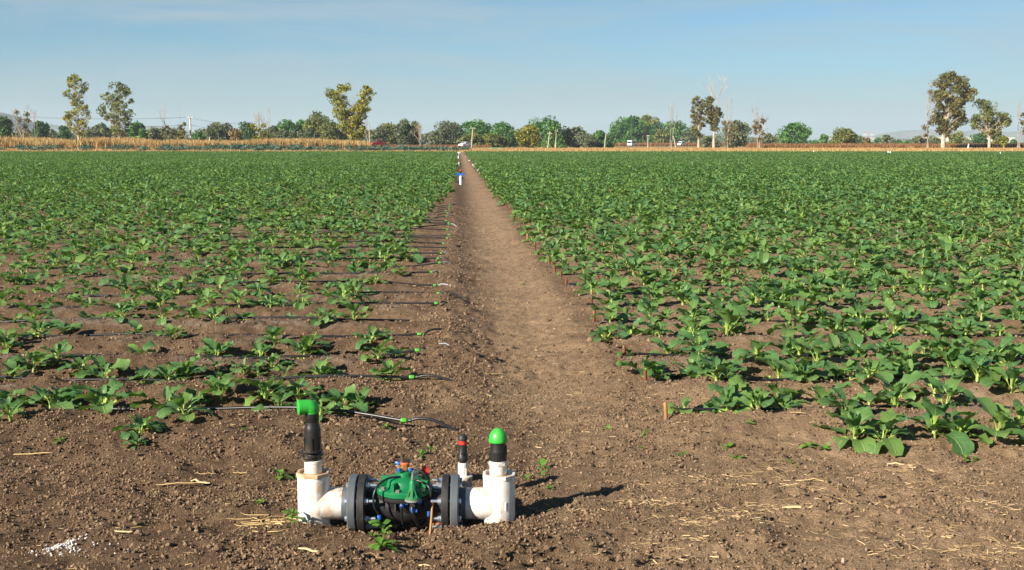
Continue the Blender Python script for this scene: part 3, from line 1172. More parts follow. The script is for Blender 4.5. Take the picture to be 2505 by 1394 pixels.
def bare_top(mb, r, mpp, bz, D, px, tr):
    for k in range(3):
        a = P(1748 + 3 * k, 280, D)
        fork(mb, Vector((a.x - P(px, HZ, D).x, 0, a.z - bz)), Vector((.06 * k - .02, r.normal() * .1, 1)).normalized(), 3.2 + .3 * k, .13, 3, r, .30, .6)


leafy_tree('eucalyptus_tree', 'olive eucalyptus with bare twigs rising above its crown, right one of the middle pair', 1746, 288,
           [[(238, 1724, 1744), (250, 1720, 1748), (275, 1718, 1750), (300, 1726, 1748)], [(262, 1744, 1760), (275, 1738, 1768), (295, 1736, 1768), (318, 1738, 1760)]],
           'leaf_darkeuc', 'bark_pale', 80, 38, leaf=.26, trunk_px=6, group=EUC, rc=.66, extra=bare_top)
DEAD = 'bare trees along the field edge'
bare_tree('dead_tree', 'tall bare twin-stemmed dead tree right of the white bus', 1641, 286, 247, 'bark_grey', 8, 4, .25, .7, 2, group=DEAD, width=17, first=.46)
bare_tree('dead_tree', 'slim bare tree with a few yellowed leaves, right of the middle eucalyptus pair', 1781, 288, 232, 'bark_grey', 4, 4, .24, .8, 1, ('leaf_brown', [(1775, 318, 10), (1785, 332, 10), (1794, 315, 7), (1780, 345, 8), (1772, 300, 7), (1784, 300, 6)], 120, .28), group=DEAD, width=16, first=.42)
bare_tree('dead_tree', 'half-dead tree with forked bare top and brown leaves low down', 1856, 290, 253, 'bark_grey', 7, 4, .36, .45, 2, ('leaf_brown', [(1850, 300, 9), (1866, 295, 8), (1860, 312, 11), (1850, 322, 10), (1866, 328, 10), (1858, 340, 9), (1846, 310, 7)], 150, .3), group=DEAD, width=26, first=.38)
bare_tree('dead_tree', 'tall leafless pale tree just left of the largest eucalyptus', 2269, 290, 208, 'bark_grey', 9, 5, .30, .6, 1, ('leaf_brown', [(2276, 300, 9), (2260, 312, 8), (2280, 285, 9), (2284, 205, 10), (2276, 225, 8), (2264, 330, 7)], 110, .28), group=DEAD, width=20, first=.40)
bare_tree('dead_tree', 'bare pale tree with twin trunks at the right edge', 2492, 290, 236, 'bark_grey', 9, 4, .28, .6, 2, ('leaf_darkeuc', [(2503, 300, 8), (2507, 280, 9), (2505, 320, 7)], 120, .3), group=DEAD, width=19, first=.42)
bare_tree('dead_tree', 'bare thin tree with dead twigs left of the concrete pole, yellow leaves at its foot', 404, 266, 249, 'bark_grey', 4, 4, .26, .7, 1, ('leaf_brown', [(400, 318, 9), (410, 325, 8), (396, 332, 8), (408, 310, 6)], 80, .26), group=DEAD, width=15, first=.4)
bare_tree('dead_tree', 'single bare spike above a small brown-green bush beside the concrete pole', 440, 266, 243, 'bark_grey', 3, 3, .22, .8, 1, ('leaf_darkeuc', [(440, 312, 8), (448, 325, 9), (434, 328, 9), (442, 338, 9), (452, 303, 5)], 130, .28), group=DEAD, width=9, first=.5)
bare_tree('dead_tree', 'bare broom of twigs rising from bright yellow leaf clumps', 642, 262, 258, 'bark_grey', 5, 4, .30, .6, 3, ('leaf_yellow', [(618, 308, 7), (632, 316, 9), (645, 308, 7), (648, 328, 9), (655, 335, 7), (626, 338, 9), (640, 340, 8)], 150, .28), group=DEAD, width=22, first=.36)
bare_tree('dead_tree', 'grey leafless tree right of the forked eucalyptus', 902, 330, 284, 'bark_grey', 5, 5, .42, .4, 1, group=DEAD, width=26, first=.34)
bare_tree('dead_tree', 'fan-shaped bare grey tree between two olive trees left of the path end', 1031, 345, 294, 'bark_grey', 4, 5, .40, .4, 3, group=DEAD, width=27, first=.3)
bare_tree('dead_tree', 'ragged half-bare tree near the left edge with dull yellow foliage', 55, 262, 250, 'bark_grey', 6, 4, .38, .5, 2, ('leaf_brown', [(40, 320, 12), (60, 310, 12), (70, 295, 9), (48, 295, 10), (58, 330, 13), (40, 335, 10), (66, 280, 7), (42, 275, 6)], 110, .28), group=DEAD, width=26, first=.36)
bare_tree('dead_tree', 'thin bare sapling right of the ragged tree near the left edge', 88, 270, 264, 'bark_grey', 3, 3, .26, .7, 2, group=DEAD, width=10, first=.42)
bare_tree('pruned_tree', 'pale pruned stump with three cut upright limbs beside the tilted pole', 1357, 282, 316, 'bark_pale', 6, 1, .12, .9, 1, group=DEAD, width=7, first=.55)


def round_prof(cx, base, top, hw, droop=.15, r=None):
    """outline of a rounded crown with an uneven edge"""
    r = r or np.random.default_rng(int(cx * 13 + top))
    out = []
    for t in np.linspace(0, 1, 9):
        y = base + (top - base) * (droop + (1 - droop) * t)
        w = hw * (max(0.0, 1 - abs((t - .42) / .60) ** 2.3) ** .55)
        out.append((y, cx - w * r.uniform(.86, 1.12), cx + w * r.uniform(.86, 1.12)))
    return out


BG = 'trees of the far tree line'
# px, base, top, half width, distance, leaves, droop, label
FAR = [
    (4, 345, 287, 24, 330, 'leaf_deep', .1, 'dark green rounded tree cut off by the left edge'),
    (100, 346, 298, 19, 345, 'leaf_deep', .1, 'dark green round tree behind the thin bare sapling'),
    (156, 347, 310, 15, 390, 'leaf_deep', .05, 'small dark conical tree left of the slender eucalyptus'),
    (128, 348, 320, 16, 420, 'leaf_grey', .05, 'low grey-green tree between the round tree and the dark conical one'),
    (212, 347, 322, 22, 370, 'leaf_grey', .05, 'low dusty olive tree right of the slender eucalyptus'),
    (248, 347, 304, 20, 385, 'leaf_grey', .05, 'grey-green tree left of the spreading eucalyptus'),
    (338, 347, 301, 19, 355, 'leaf_green', .05, 'bright green tree right of the spreading eucalyptus'),
    (376, 347, 315, 21, 375, 'leaf_grey', .05, 'dull olive tree left of the bare thin tree'),
    (425, 347, 318, 16, 400, 'leaf_grey', .05, 'small grey tree behind the single bare spike'),
    (488, 348, 324, 16, 350, 'leaf_green', .05, 'small green bushy tree right of the concrete pole'),
    (528, 348, 301, 19, 370, 'leaf_grey', .05, 'tall feathery grey-green tree right of the concrete pole'),
    (556, 348, 306, 20, 410, 'leaf_grey', .05, 'brownish grey tree behind the small yellowing tree'),
    (578, 348, 318, 14, 300, 'leaf_brown', .25, 'small yellowing tree in front of the grey trees'),
    (604, 348, 302, 20, 365, 'leaf_deep', .05, 'dark green tree left of the yellow leaf clumps'),
    (668, 350, 312, 22, 380, 'leaf_grey', .02, 'dusty tree just right of the yellow leaf clumps'),
    (704, 350, 298, 26, 400, 'leaf_green', .02, 'green dome-shaped tree left of the tall olive tree'),
    (742, 350, 297, 20, 405, 'leaf_green', .02, 'green tree between the dome-shaped and the tall olive tree'),
    (700, 351, 320, 24, 345, 'leaf_grey', .02, 'low grey-brown tree in front of the green dome-shaped one'),
    (775, 350, 278, 29, 385, 'leaf_olive', .05, 'tallest olive tree of the line left of the forked eucalyptus'),
    (760, 352, 318, 26, 345, 'leaf_grey', .02, 'low brown-green tree at the foot of the tallest olive tree'),
    (812, 351, 300, 24, 370, 'leaf_olive', .02, 'dull olive tree tucked left of the forked eucalyptus'),
    (842, 352, 312, 20, 390, 'leaf_deep', .02, 'dark tree half hidden by the forked eucalyptus'),
    (930, 354, 312, 20, 370, 'leaf_grey', .02, 'dark grey-green tree above the red pickup'),
    (952, 354, 306, 24, 385, 'leaf_olive', .02, 'bushy olive tree right of the red pickup'),
    (988, 354, 295, 22, 372, 'leaf_grey', .02, 'tall grey-green tree left of the fan-shaped bare tree'),
    (1014, 354, 300, 15, 392, 'leaf_olive', .02, 'narrow olive tree behind the fan-shaped bare tree'),
    (1092, 356, 303, 34, 368, 'leaf_grey', .08, 'wide dome-shaped olive-grey tree left of the path end'),
    (1062, 356, 332, 16, 362, 'leaf_grey', .02, 'low olive bush left of the wide dome-shaped tree'),
    (1164, 352, 299, 38, 392, 'leaf_green', .2, 'bright green broad tree behind the leaning pole'),
    (1228, 354, 301, 27, 388, 'leaf_green', .1, 'bright green tree second to the right of the leaning pole'),
    (1252, 358, 320, 18, 375, 'leaf_deep', .05, 'darker green tree at the right end of the bright green pair'),
    (1155, 359, 328, 26, 352, 'leaf_olive', .02, 'dusty olive bush at the foot of the leaning pole'),
    (1205, 359, 330, 34, 352, 'leaf_olive', .02, 'wide dusty olive bush behind the green metal frame'),
    (1294, 358, 309, 28, 352, 'leaf_yellow', .15, 'yellow-green tree left of the crossed pole'),
    (1336, 358, 292, 41, 380, 'leaf_green', .04, 'large rounded green tree behind the crossed pole'),
    (1408, 358, 313, 27, 385, 'leaf_grey', .06, 'grey-green domed tree right of the large rounded green one'),
    (1372, 362, 342, 12, 340, 'leaf_green', .02, 'small green bush beside the pruned stump'),
    (1440, 360, 332, 16, 372, 'leaf_grey', .02, 'low dusty tree right of the grey-green domed one'),
    (1466, 360, 320, 18, 392, 'leaf_green', .04, 'slim green tree behind the straight bare pole'),
    (1492, 360, 328, 14, 385, 'leaf_deep', .02, 'small dark tree tucked left of the giant weeping tree'),
    (1585, 360, 285, 30, 600, 'leaf_olive', .05, 'tall olive tree rising behind the giant weeping tree'),
    (1606, 361, 306, 28, 570, 'leaf_deep', .02, 'weeping green tree behind the T-shaped pole'),
    (1622, 362, 318, 18, 560, 'leaf_olive', .02, 'weeping olive tree left of the twin-stemmed dead tree'),
    (1652, 360, 300, 42, 590, 'leaf_green', .02, 'wide dark green tree behind the twin-stemmed dead tree'),
    (1686, 362, 324, 22, 560, 'leaf_grey', .08, 'round olive-grey tree right of the white van'),
    (1802, 360, 297, 31, 365, 'leaf_grey', .06, 'broad grey-green tree right of the slim bare tree'),
    (1738, 360, 334, 20, 380, 'leaf_grey', .02, 'low grey bush behind the middle eucalyptus pair'),
    (1882, 360, 328, 15, 385, 'leaf_grey', .02, 'small grey shrub-like tree right of the half-dead tree'),
    (1945, 360, 302, 34, 362, 'leaf_green', .18, 'open green tree standing alone right of the half-dead tree'),
    (1930, 361, 342, 20, 350, 'leaf_deep', .02, 'dark low bush at the foot of the lone open green tree'),
    (1995, 361, 346, 14, 350, 'leaf_green', .02, 'low green bush right of the lone open green tree'),
    (2015, 360, 330, 9, 430, 'leaf_green', .1, 'small narrow green tree right of the lone open green tree'),
    (2066, 361, 317, 26, 358, 'leaf_olive', .12, 'domed olive tree left of the twin pylons'),
    (2098, 361, 334, 20, 366, 'leaf_grey', .02, 'dark grey-green bushy tree right of the domed olive tree'),
    (2122, 361, 340, 10, 356, 'leaf_brown', .02, 'small brownish tree below the twin pylons'),
    (2166, 358, 332, 16, 520, 'leaf_grey', .05, 'hazy grey-green tree right of the twin pylons'),
    (2148, 358, 338, 10, 560, 'leaf_deep', .05, 'small hazy dark tree right of the twin pylons'),
    (2196, 358, 344, 12, 540, 'leaf_deep', .05, 'low hazy round tree left of the grey-roofed shed'),
    (2248, 360, 334, 24, 380, 'leaf_grey', .02, 'bushy grey-green tree left of the tall leafless pale tree'),
    (2222, 360, 346, 14, 400, 'leaf_green', .02, 'low green bush in front of the grey-roofed shed'),
    (2284, 360, 336, 18, 392, 'leaf_grey', .02, 'grey-green tree behind the trunks of the largest eucalyptus'),
    (2344, 359, 327, 20, 430, 'leaf_olive', .02, 'rounded green-brown tree before the white warehouse'),
    (2370, 361, 346, 14, 400, 'leaf_grey', .02, 'low dusty bush before the white warehouse'),
    (2396, 360, 329, 20, 410, 'leaf_deep', .02, 'dark green tree behind the medium eucalyptus trunk'),
    (2440, 361, 318, 16, 400, 'leaf_olive', .1, 'olive tree behind the right half of the medium eucalyptus'),
    (2480, 362, 345, 18, 360, 'leaf_deep', .02, 'low dark bush near the right edge'),
]
for (px, base, top, hw, D, lm, droop, lab) in FAR:
    hw = hw * 1.12
    area = hw * (base - top)
    leafy_tree('bushy_tree' if base - top > 22 else 'bush', lab, px, D, [round_prof(px, base, top, hw, droop)], lm, 'bark_dark',
               int(np.clip(area / 30, 12, 48)), 100, rc=.37 * min(hw, .62 * (base - top)) * D / F + .25, leaf=.40 * D / 370, trunk_px=3.2, group=BG, twigs=False, hollow=.4)
# the giant weeping tree: overlapping curtains of foliage
leafy_tree('weeping_tree', 'giant weeping green tree behind the white bus', 1540, 570,
           [[(287, 1535, 1562), (297, 1512, 1572), (310, 1495, 1580), (325, 1492, 1574), (340, 1494, 1570), (358, 1497, 1562)]],
           'leaf_green', 'bark_dark', 90, 120, leaf=.56, trunk_px=6, group=BG, rc=2.3, twigs=False, hollow=.5)
leafy_tree('young_tree', 'young yellow-green tree on a thin stem left of the right-edge bare tree', 2456, 288,
           [[(334, 2451, 2460), (342, 2446, 2468), (350, 2448, 2466), (355, 2453, 2460)]], 'leaf_yellow', 'bark_pale', 14, 60, leaf=.27, trunk_px=2.5, group=EUC)


# dry grass on the verge
def grass_mesh(name, seed, n, h, spread, mat, w=.03, bendy=.5):
    r = np.random.default_rng(seed)
    V, Fq, T = [], [], []
    for i in range(n):
        a = r.uniform(0, 6.28)
        p = np.array([r.normal() * spread, r.normal() * spread, 0])
        hh = h * r.uniform(.5, 1.15)
        d = np.array([math.cos(a), math.sin(a), 0])
        s = np.array([-d[1], d[0], 0]) * w * r.uniform(.6, 1.4)
        b = bendy * hh * r.uniform(.1, .8)
        k = len(V)
        V += [p - s, p + s, p + d * b * .35 + np.array([0, 0, hh * .6]) + s * .8, p + d * b * .35 + np.array([0, 0, hh * .6]) - s * .8,
              p + d * b + np.array([0, 0, hh]) + s * .3, p + d * b + np.array([0, 0, hh]) - s * .3]
        Fq += [(k, k + 1, k + 2, k + 3), (k + 3, k + 2, k + 4, k + 5)]
        T += [r.uniform(0, 1)] * 6
    return np_mesh(name, np.array(V), np.array(Fq), mat, False, {'tint': ('FLOAT', np.array(T))})


foliage_material('dry_grass', (.30, .185, .065), (.50, .335, .13), (.66, .49, .235), .3)
foliage_material('red_grass', (.20, .095, .04), (.30, .155, .065), (.40, .235, .10), .3)
foliage_material('straw_grass', (.36, .23, .085), (.52, .35, .14), (.62, .46, .22), .3)


def verge(name, label, n, xr, yr, meshes, sc, seed, dens=None, cat='grass', sx=None):
    r = np.random.default_rng(seed)
    x, y = r.uniform(*xr, n), r.uniform(*yr, n)
    if dens is not None:
        k = r.random(n) < dens(x, y)
        x, y = x[k], y[k]
    z = ground_z(x, y, False) - .03
    m = len(x)
    gn_scatter(name, np.column_stack([x, y, z]), np.column_stack([np.zeros(m), np.zeros(m), r.uniform(0, 6.28, m)]),
               r.uniform(sc[0], sc[1], m) * (sx(x) if sx else 1.0), r.integers(0, len(meshes), m), meshes, label, cat)


GT = [grass_mesh('grass_tuft', 10 + i, 46, 1.35, .38, MATS['dry_grass'], .035) for i in range(4)]
GR = [grass_mesh('grass_tuft', 20 + i, 46, 1.15, .45, MATS['red_grass'], .04) for i in range(3)]
GS = [grass_mesh('grass_tuft', 30 + i, 50, .36, .45, MATS['straw_grass'], .03) for i in range(3)]
GW = []
for i in range(3):
    r = np.random.default_rng(60 + i)
    c = r.normal(size=(90, 3)) * np.array([.5, .5, .26]) + np.array([0, 0, .45])
    v, f, t_ = leaf_cloud(c, .2, r.random(90), r)
    GW.append(np_mesh('ditch_weed', v, f, MATS['leaf_teal'], False, {'tint': ('FLOAT', t_)}))
pathx = lambda y: -SLOPE * y
verge('tall_dry_grass', 'tall golden dry grass on the bank left of the path', 6200, (-170, -6), (215, 240), GT, (.75, 1.25), 1,
      None, 'grass', lambda x: np.where(x > -29, .38, 1.0) * (.62 + .76 * fbm(x * .22, x * 0, 15, 3)))
verge('ditch_weeds', 'blue-green weeds along the foot of the dry grass bank', 900, (-170, -8), (209.5, 215), GW, (.5, 1.1), 2,
      lambda x, y: .25 + .75 * sstep(-85, -30, x) * (fbm(x * .12, y * .3, 4, 2) > .45))
verge('short_dry_grass', 'short straw-coloured grass strip right of the path', 6500, (-8, 175), (207, 268), GS, (.7, 1.5), 3)
verge('bank_dry_grass', 'short dry grass at the foot of the left bank', 1500, (-170, -8), (207, 213), GS, (.6, 1.3), 5)
verge('reddish_dry_weeds', 'band of reddish brown dry weeds before the far trees at the right', 3600, (66, 210), (300, 330), GR, (.7, 1.25), 4)
verge('reddish_dry_weeds', 'low brown dry weeds before the far trees in the middle', 2600, (-15, 130), (538, 552), GR, (.8, 1.5), 14)
verge('far_dry_grass', 'dry grass under the far trees on the left', 1600, (-215, -6), (340, 360), GR, (.6, 1.0), 6)

# ------------------------------------------------------------------ loose soil, grit and straw on the ground
def clod_mesh(name, seed, mat, flat=.75):
    r = np.random.default_rng(seed)
    t = (1 + 5 ** .5) / 2
    V = np.array([(-1, t, 0), (1, t, 0), (-1, -t, 0), (1, -t, 0), (0, -1, t), (0, 1, t), (0, -1, -t), (0, 1, -t), (t, 0, -1), (t, 0, 1), (-t, 0, -1), (-t, 0, 1)]) / 1.9
    V = V * r.uniform(.62, 1.25, (12, 1)) * np.array([1.1, .95, flat]) + r.normal(0, .06, (12, 3))
    Fq = [(0, 11, 5), (0, 5, 1), (0, 1, 7), (0, 7, 10), (0, 10, 11), (1, 5, 9), (5, 11, 4), (11, 10, 2), (10, 7, 6), (7, 1, 8), (3, 9, 4), (3, 4, 2), (3, 2, 6), (3, 6, 8), (3, 8, 9), (4, 9, 5), (2, 4, 11), (6, 2, 10), (8, 6, 7), (9, 8, 1)]
    return np_mesh(name, V, np.array(Fq), mat)


def clod_material(name, a, b):
    t = NT(name)
    rnd = t.node('ShaderNodeObjectInfo').outputs['Random']
    p = t.pos()
    n = t.noise(120, 4, .65, p)
    big = t.noise(1.3, 5, .6, p)
    f = t.math('ADD', t.math('MULTIPLY', rnd, .55), t.math('MULTIPLY', big, .5))
    c = t.mix(t.ramp(f, .1, .9), a, b)
    c = t.mix(t.ramp(n, .35, .75, 0, .4), c, tuple(x * .5 for x in a))
    return t.done(t.bsdf(c, .95, 0, t.bump(n, .006, .8), .1))


M_clod = clod_material('clod_soil', (.100, .064, .038), (.300, .205, .126))
M_peb = clod_material('pebble', (.26, .13, .08), (.46, .34, .26))
CM = [clod_mesh('clod', 300 + i, M_clod) for i in range(7)]
BM = [clod_mesh('pebble', 340 + i, M_peb, .6) for i in range(4)]
sr = np.random.default_rng(91)


def wedge_points(n, y0, y1, half=.56, pw=1.0, r=sr):
    y = y0 + (y1 - y0) * r.random(n) ** pw
    x = r.uniform(-1, 1, n) * (half * y + .3)
    return x, y


x, y = wedge_points(52000, 3.0, 17.0, .52, 1.5)
c_ = pc(x, y)
keep = (fbm(x * 2.1, y * 2.1, 81, 3) > .45) | (sr.random(len(x)) < .30)
keep &= ~((np.abs(c_ - .62) < .34) & (y > 7) & (sr.random(len(x)) < .75))
keep &= ~((x > .2) & (y < 6.2) & (sr.random(len(x)) < .45))
x, y = x[keep], y[keep]
n = len(x)
s_ = .0045 + .0105 * sr.random(n) ** 3 + .020 * (sr.random(n) < .012) * sr.random(n)
s_ = s_ * (.8 + .045 * np.maximum(y - 5, 0))
m = 2600
yb_ = 5.6 + 24 * sr.random(m) ** 1.5
xb_ = -.12 - SLOPE * yb_ + sr.normal(0, .26, m)
x, y, s_ = np.concatenate([x, xb_]), np.concatenate([y, yb_]), np.concatenate([s_, .005 + .013 * sr.random(m) ** 2.5])
n = len(x)
gn_scatter('soil_clods', np.column_stack([x, y, ground_z(x, y) + s_ * .25]), sr.uniform(0, 6.28, (n, 3)), s_, sr.integers(0, 7, n), CM, 'loose crumbs and clods of brown soil', 'soil')
x, y = wedge_points(190000, 3.2, 9.0, .50, 1.35)
w_ = fbm(x * 3.1, y * 3.1, 85, 3)
keep = sr.random(len(x)) < np.clip((w_ - .30) * 2.6, .12, 1) * np.where((x > .2) & (y < 6.2), .6, 1.0)
x, y = x[keep], y[keep]
n = len(x)
s_ = .0022 + .0060 * sr.random(n) ** 2.2
gn_scatter('soil_crumbs', np.column_stack([x, y, ground_z(x, y) + s_ * .35]), sr.uniform(0, 6.28, (n, 3)), s_, sr.integers(0, 7, n), CM, 'fine crumbs of brown soil covering the foreground', 'soil')
x, y = wedge_points(4200, 3.0, 10.0, .52, 1.4)
n = len(x)
s_ = .0025 + .005 * sr.random(n) ** 3 + .006 * (sr.random(n) < .01)
gn_scatter('pebbles', np.column_stack([x, y, ground_z(x, y) + s_ * .3]), sr.uniform(0, 6.28, (n, 3)), s_, sr.integers(0, 4, n), BM, 'small reddish and pale pebbles in the soil', 'gravel')


def straw_mesh(name, seed, L, w, mat, curl=.2):
    r = np.random.default_rng(seed)
    n = 5
    V, Fq = [], []
    a = 0.0
    p = np.array([0., 0., .003])
    for i in range(n + 1):
        ww = w * (1 - .35 * abs(i / n - .5)) * r.uniform(.8, 1.1)
        d = np.array([math.cos(a), math.sin(a), 0])
        s = np.array([-d[1], d[0], 0]) * ww * .5
        up = np.array([0, 0, ww * .35])
        V += [p - s, p + up, p + s]
        p = p + d * (L / n) + np.array([0, 0, r.normal() * .02 * L])
        a += r.normal() * curl
    V = np.array(V)
    V[:, 0] -= V[:, 0].mean(); V[:, 1] -= V[:, 1].mean(); V[:, 2] -= V[:, 2].min()
    for i in range(n):
        k = i * 3
        Fq += [(k, k + 1, k + 4, k + 3), (k + 1, k + 2, k + 5, k + 4)]
    return np_mesh(name, V, np.array(Fq), mat)


SM = [straw_mesh('straw', 400 + i, [.05, .07, .09, .035, .06, .11, .045, .14][i], [.003, .004, .0025, .006, .007, .0025, .009, .0025][i], M_straw if i % 2 else M_husk, [.1, .25, .4, .2, .1, .5, .15, .3][i]) for i in range(8)]
xs_, ys_ = [], []
x, y = wedge_points(3000, 3.1, 12, .5, 1.2)
k = (x > .1) | (sr.random(len(x)) < .42)
xs_.append(x[k]); ys_.append(y[k])
for i in range(26):                     # little drifts of chopped straw, mostly in the right foreground
    cx_, cy_ = sr.uniform(.25, 2.3), sr.uniform(4.2, 5.6)
    m = int(sr.integers(15, 60))
    xs_.append(sr.normal(cx_, .13, m)); ys_.append(sr.normal(cy_, .045, m))
m = 420
y = 7 + 20 * sr.random(m) ** 1.4
xs_.append(.55 - SLOPE * y + sr.normal(0, .42, m)); ys_.append(y)
x, y = np.concatenate(xs_), np.concatenate(ys_)
n = len(x)
gn_scatter('chopped_straw', np.column_stack([x, y, ground_z(x, y) + .004]), np.column_stack([sr.normal(0, .12, n), sr.normal(0, .12, n), sr.normal(0, .55, n) + (sr.random(n) < .3) * sr.uniform(0, 3.1, n)]),
           sr.uniform(.22, .85, n), sr.integers(0, 8, n), SM, 'scattered bits of pale chopped straw on the soil', 'straw')


def stalk(label, px, py, L, w, rz, seed, mat=None, bend=.1):
    g = G(px, py)
    r = np.random.default_rng(seed)
    mb = MB()
    pts = []
    a = 0
    p = Vector((-L / 2, 0, .008))
    for i in range(7):
        pts.append(p.copy())
        p = p + Vector((math.cos(a), math.sin(a), 0)) * (L / 6)
        a += r.normal() * bend
    for q in pts: q.z += abs(r.normal()) * .004
    mb.tube(pts, [w * .35, w * .5, w * .46, w * .55, w * .44, w * .5, w * .25], 6, True, .55)
    o = mb.build('dry_stalk', mat or M_straw, None, 50, (g.x, g.y, gz(g.x, g.y) + .008), (0, 0, rz))
    tag(o, label, 'stalk', 'dry maize stalks on the soil')
    return o


stalk('long pale broken stalk lying at the left edge of the soil', 78, 1122, .20, .012, .10, 1)
stalk('longest thin stalk crossing under the split one, left of the pipes', 435, 1184, .20, .009, .30, 2)
stalk('thick pale split stalk lying across the long thin one', 487, 1174, .12, .018, -.30, 3, M_husk, .04)
stalk('thin straight stalk behind the crossed stalks', 500, 1157, .11, .006, .02, 4)
stalk('short pale stalk behind the crossed stalks, farther right', 590, 1156, .08, .007, .04, 5)
stalk('small slanting orange stalk beside the white granule heap', 568, 1068, .045, .007, .25, 6)
stalk('short thick stalk in the left foreground soil', 303, 1315, .075, .013, -.05, 7, M_husk, .04)
stalk('pale stalk in front of the valve, near the bottom edge', 760, 1366, .10, .016, -.25, 8, M_husk, .06)
stalk('pale curling stalk near the bottom edge right of the valve plant', 1040, 1385, .20, .014, -.12, 9, M_husk, .1)
stalk('long straight stalk beside the first peg on the right', 1950, 1055, .09, .009, .06, 10)
stalk('pale stalk slanting before the first bed on the right', 2095, 960, .12, .009, .40, 11)
stalk('long slanting stalk in the right foreground straw', 2140, 1250, .14, .010, -.35, 12)
stalk('pale flat husk in the middle of the right foreground straw', 1955, 1250, .15, .024, .04, 13, M_husk, .1)
stalk('thin stalk lying level above the flat husk', 1990, 1190, .17, .009, .05, 14)
stalk('pale wide husk beside the thin level stalk, far right', 2200, 1152, .12, .016, -.05, 15, M_husk)
stalk('pale short stalk at the path mouth', 1205, 910, .14, .008, .05, 16)

# ------------------------------------------------------------------ white granules
for (px, py, rx, ry, k, lab) in ((155, 1342, .11, .036, 260, 'flat spill of white granules in the left foreground'), (650, 1027, .04, .02, 150, 'small heap of white granules beside the first drip line')):
    g = G(px, py)
    r = np.random.default_rng(k)
    mb = MB()
    for i in range(k):
        a = r.uniform(0, 6.28)
        q = abs(r.normal()) * .75
        x, y = g.x + rx * q * math.cos(a), g.y + ry * 2.2 * q * math.sin(a)
        s = r.uniform(.0022, .0055)
        mb.box((x - g.x, y - g.y, float(ground_z(x, y)) + s * .7 - gz(g.x, g.y)), (s * 1.5, s * 1.3, s * 1.2), r.uniform(0, 3), .7, r.uniform(0, 1), r.uniform(0, 1))
    o = mb.build('granule_heap', M_granule, None, None, (g.x, g.y, gz(g.x, g.y)))
    tag(o, lab, 'granules', None, 'stuff')

# ------------------------------------------------------------------ weeds
WL = []
for i in range(4):
    r = np.random.default_rng(560 + i)
    v, q, u = leaf_arrays(r, 4, 1, L=.026 + .004 * i, W=.017 + .002 * i, pet=.010, e0=r.uniform(.5, 1.0), bend=r.uniform(.5, 1.1), fold=.3, wave=.06, pw=.0012)
    WL.append(np_mesh('weed_leaf', v, q, M_weed, True, {'leafuv': ('FLOAT_VECTOR', u)}))
_mb = MB()
_mb.tube([(0, 0, -.005), (0, 0, .018)], [.0016, .0012], 5)
WSTEM = _mb.mesh('weed_stem', M_weed)


def weed(px, py, size, label, group, nleaf=7, seed=0, tall=False):
    g = G(px, py)
    r = np.random.default_rng(seed)
    root = empty('weed', (g.x, g.y, gz(g.x, g.y)), r.uniform(0, 6.28))
    root.scale = (size,) * 3
    st = mesh_obj('stem', WSTEM, root)
    if tall: st.scale = (1.2, 1.2, 3.5)
    az = 0
    for i in range(nleaf):
        az += 2.4
        s = r.uniform(.7, 1.2)
        mesh_obj('leaf', WL[int(r.integers(4))], root, (0, 0, (.004 + .010 * i / nleaf) * (4.5 if tall else 1)), (r.uniform(-.2, .2), r.uniform(-.3, .3), az), (s, s, s))
    tag(root, label, 'weed', group)


weed(938, 1322, 1.4, 'bright green broad-leaved weed growing in front of the valve', None, 8, 1, True)
weed(932, 1350, 1.4, 'low bright green weed nearest the bottom edge, in front of the valve', None, 9, 2)
weed(714, 1296, 1.0, 'straggly yellow-green weed at the foot of the left white pipe', None, 12, 3, True)
weed(1668, 1118, 1.0, 'five-leaved green weed rosette right of the valve shadow', None, 6, 4)
weed(2018, 1108, 1.1, 'largest weed below the first bed on the right', None, 9, 5)
WG = 'small weed seedlings on the bare soil'
WEEDS = [(150, 1104, 1.0, 'beside the long pale stalk at the left edge'), (690, 1172, 1.2, 'left of the left white pipe'), (1030, 1118, 1.0, 'behind the valve, left of a pair'), (1050, 1098, .8, 'farther behind the valve'),
         (1325, 1142, 1.1, 'right of the domed green vent'), (1322, 1168, 1.0, 'right of the right white pipe, middle of three'), (1286, 1180, .8, 'right of the right white pipe, lowest of three'),
         (1345, 1198, .7, 'at the tip of the shorter vent shadow'), (1580, 1064, .9, 'left of the first peg, farther one'), (1572, 1096, .7, 'left of the first peg, nearer one'),
         (1780, 1100, 1.0, 'below the first peg plants, upper of two'), (1800, 1134, 1.0, 'below the first peg plants, lower of two'), (1830, 1066, .8, 'just below the first drip line on the right'),
         (1936, 1146, .9, 'above the right foreground straw'), (1978, 1104, 1.1, 'left of the largest weed on the right'), (2362, 1125, 1.1, 'below the big plant at far right, left of a pair'), (2388, 1128, .9, 'below the big plant at far right, right of a pair'),
         (630, 1246, 1.0, 'left of the dry roots by the left pipe'), (910, 1312, .8, 'beneath the left valve flange'), (945, 1056, .8, 'behind the black elbow vent under the hose'),
         (1490, 1052, .8, 'alone at the mouth of the path'), (600, 1070, .7, 'near the small white granule heap'), (1280, 690, .8, 'in the middle of the path, nearest one'), (1195, 610, .8, 'in the path, second one along'), (1230, 580, .7, 'in the path, farthest one')]
for i, (px, py, s, where) in enumerate(WEEDS):
    weed(px, py, s, 'tiny bright green weed seedling ' + where, WG, 5, 20 + i)

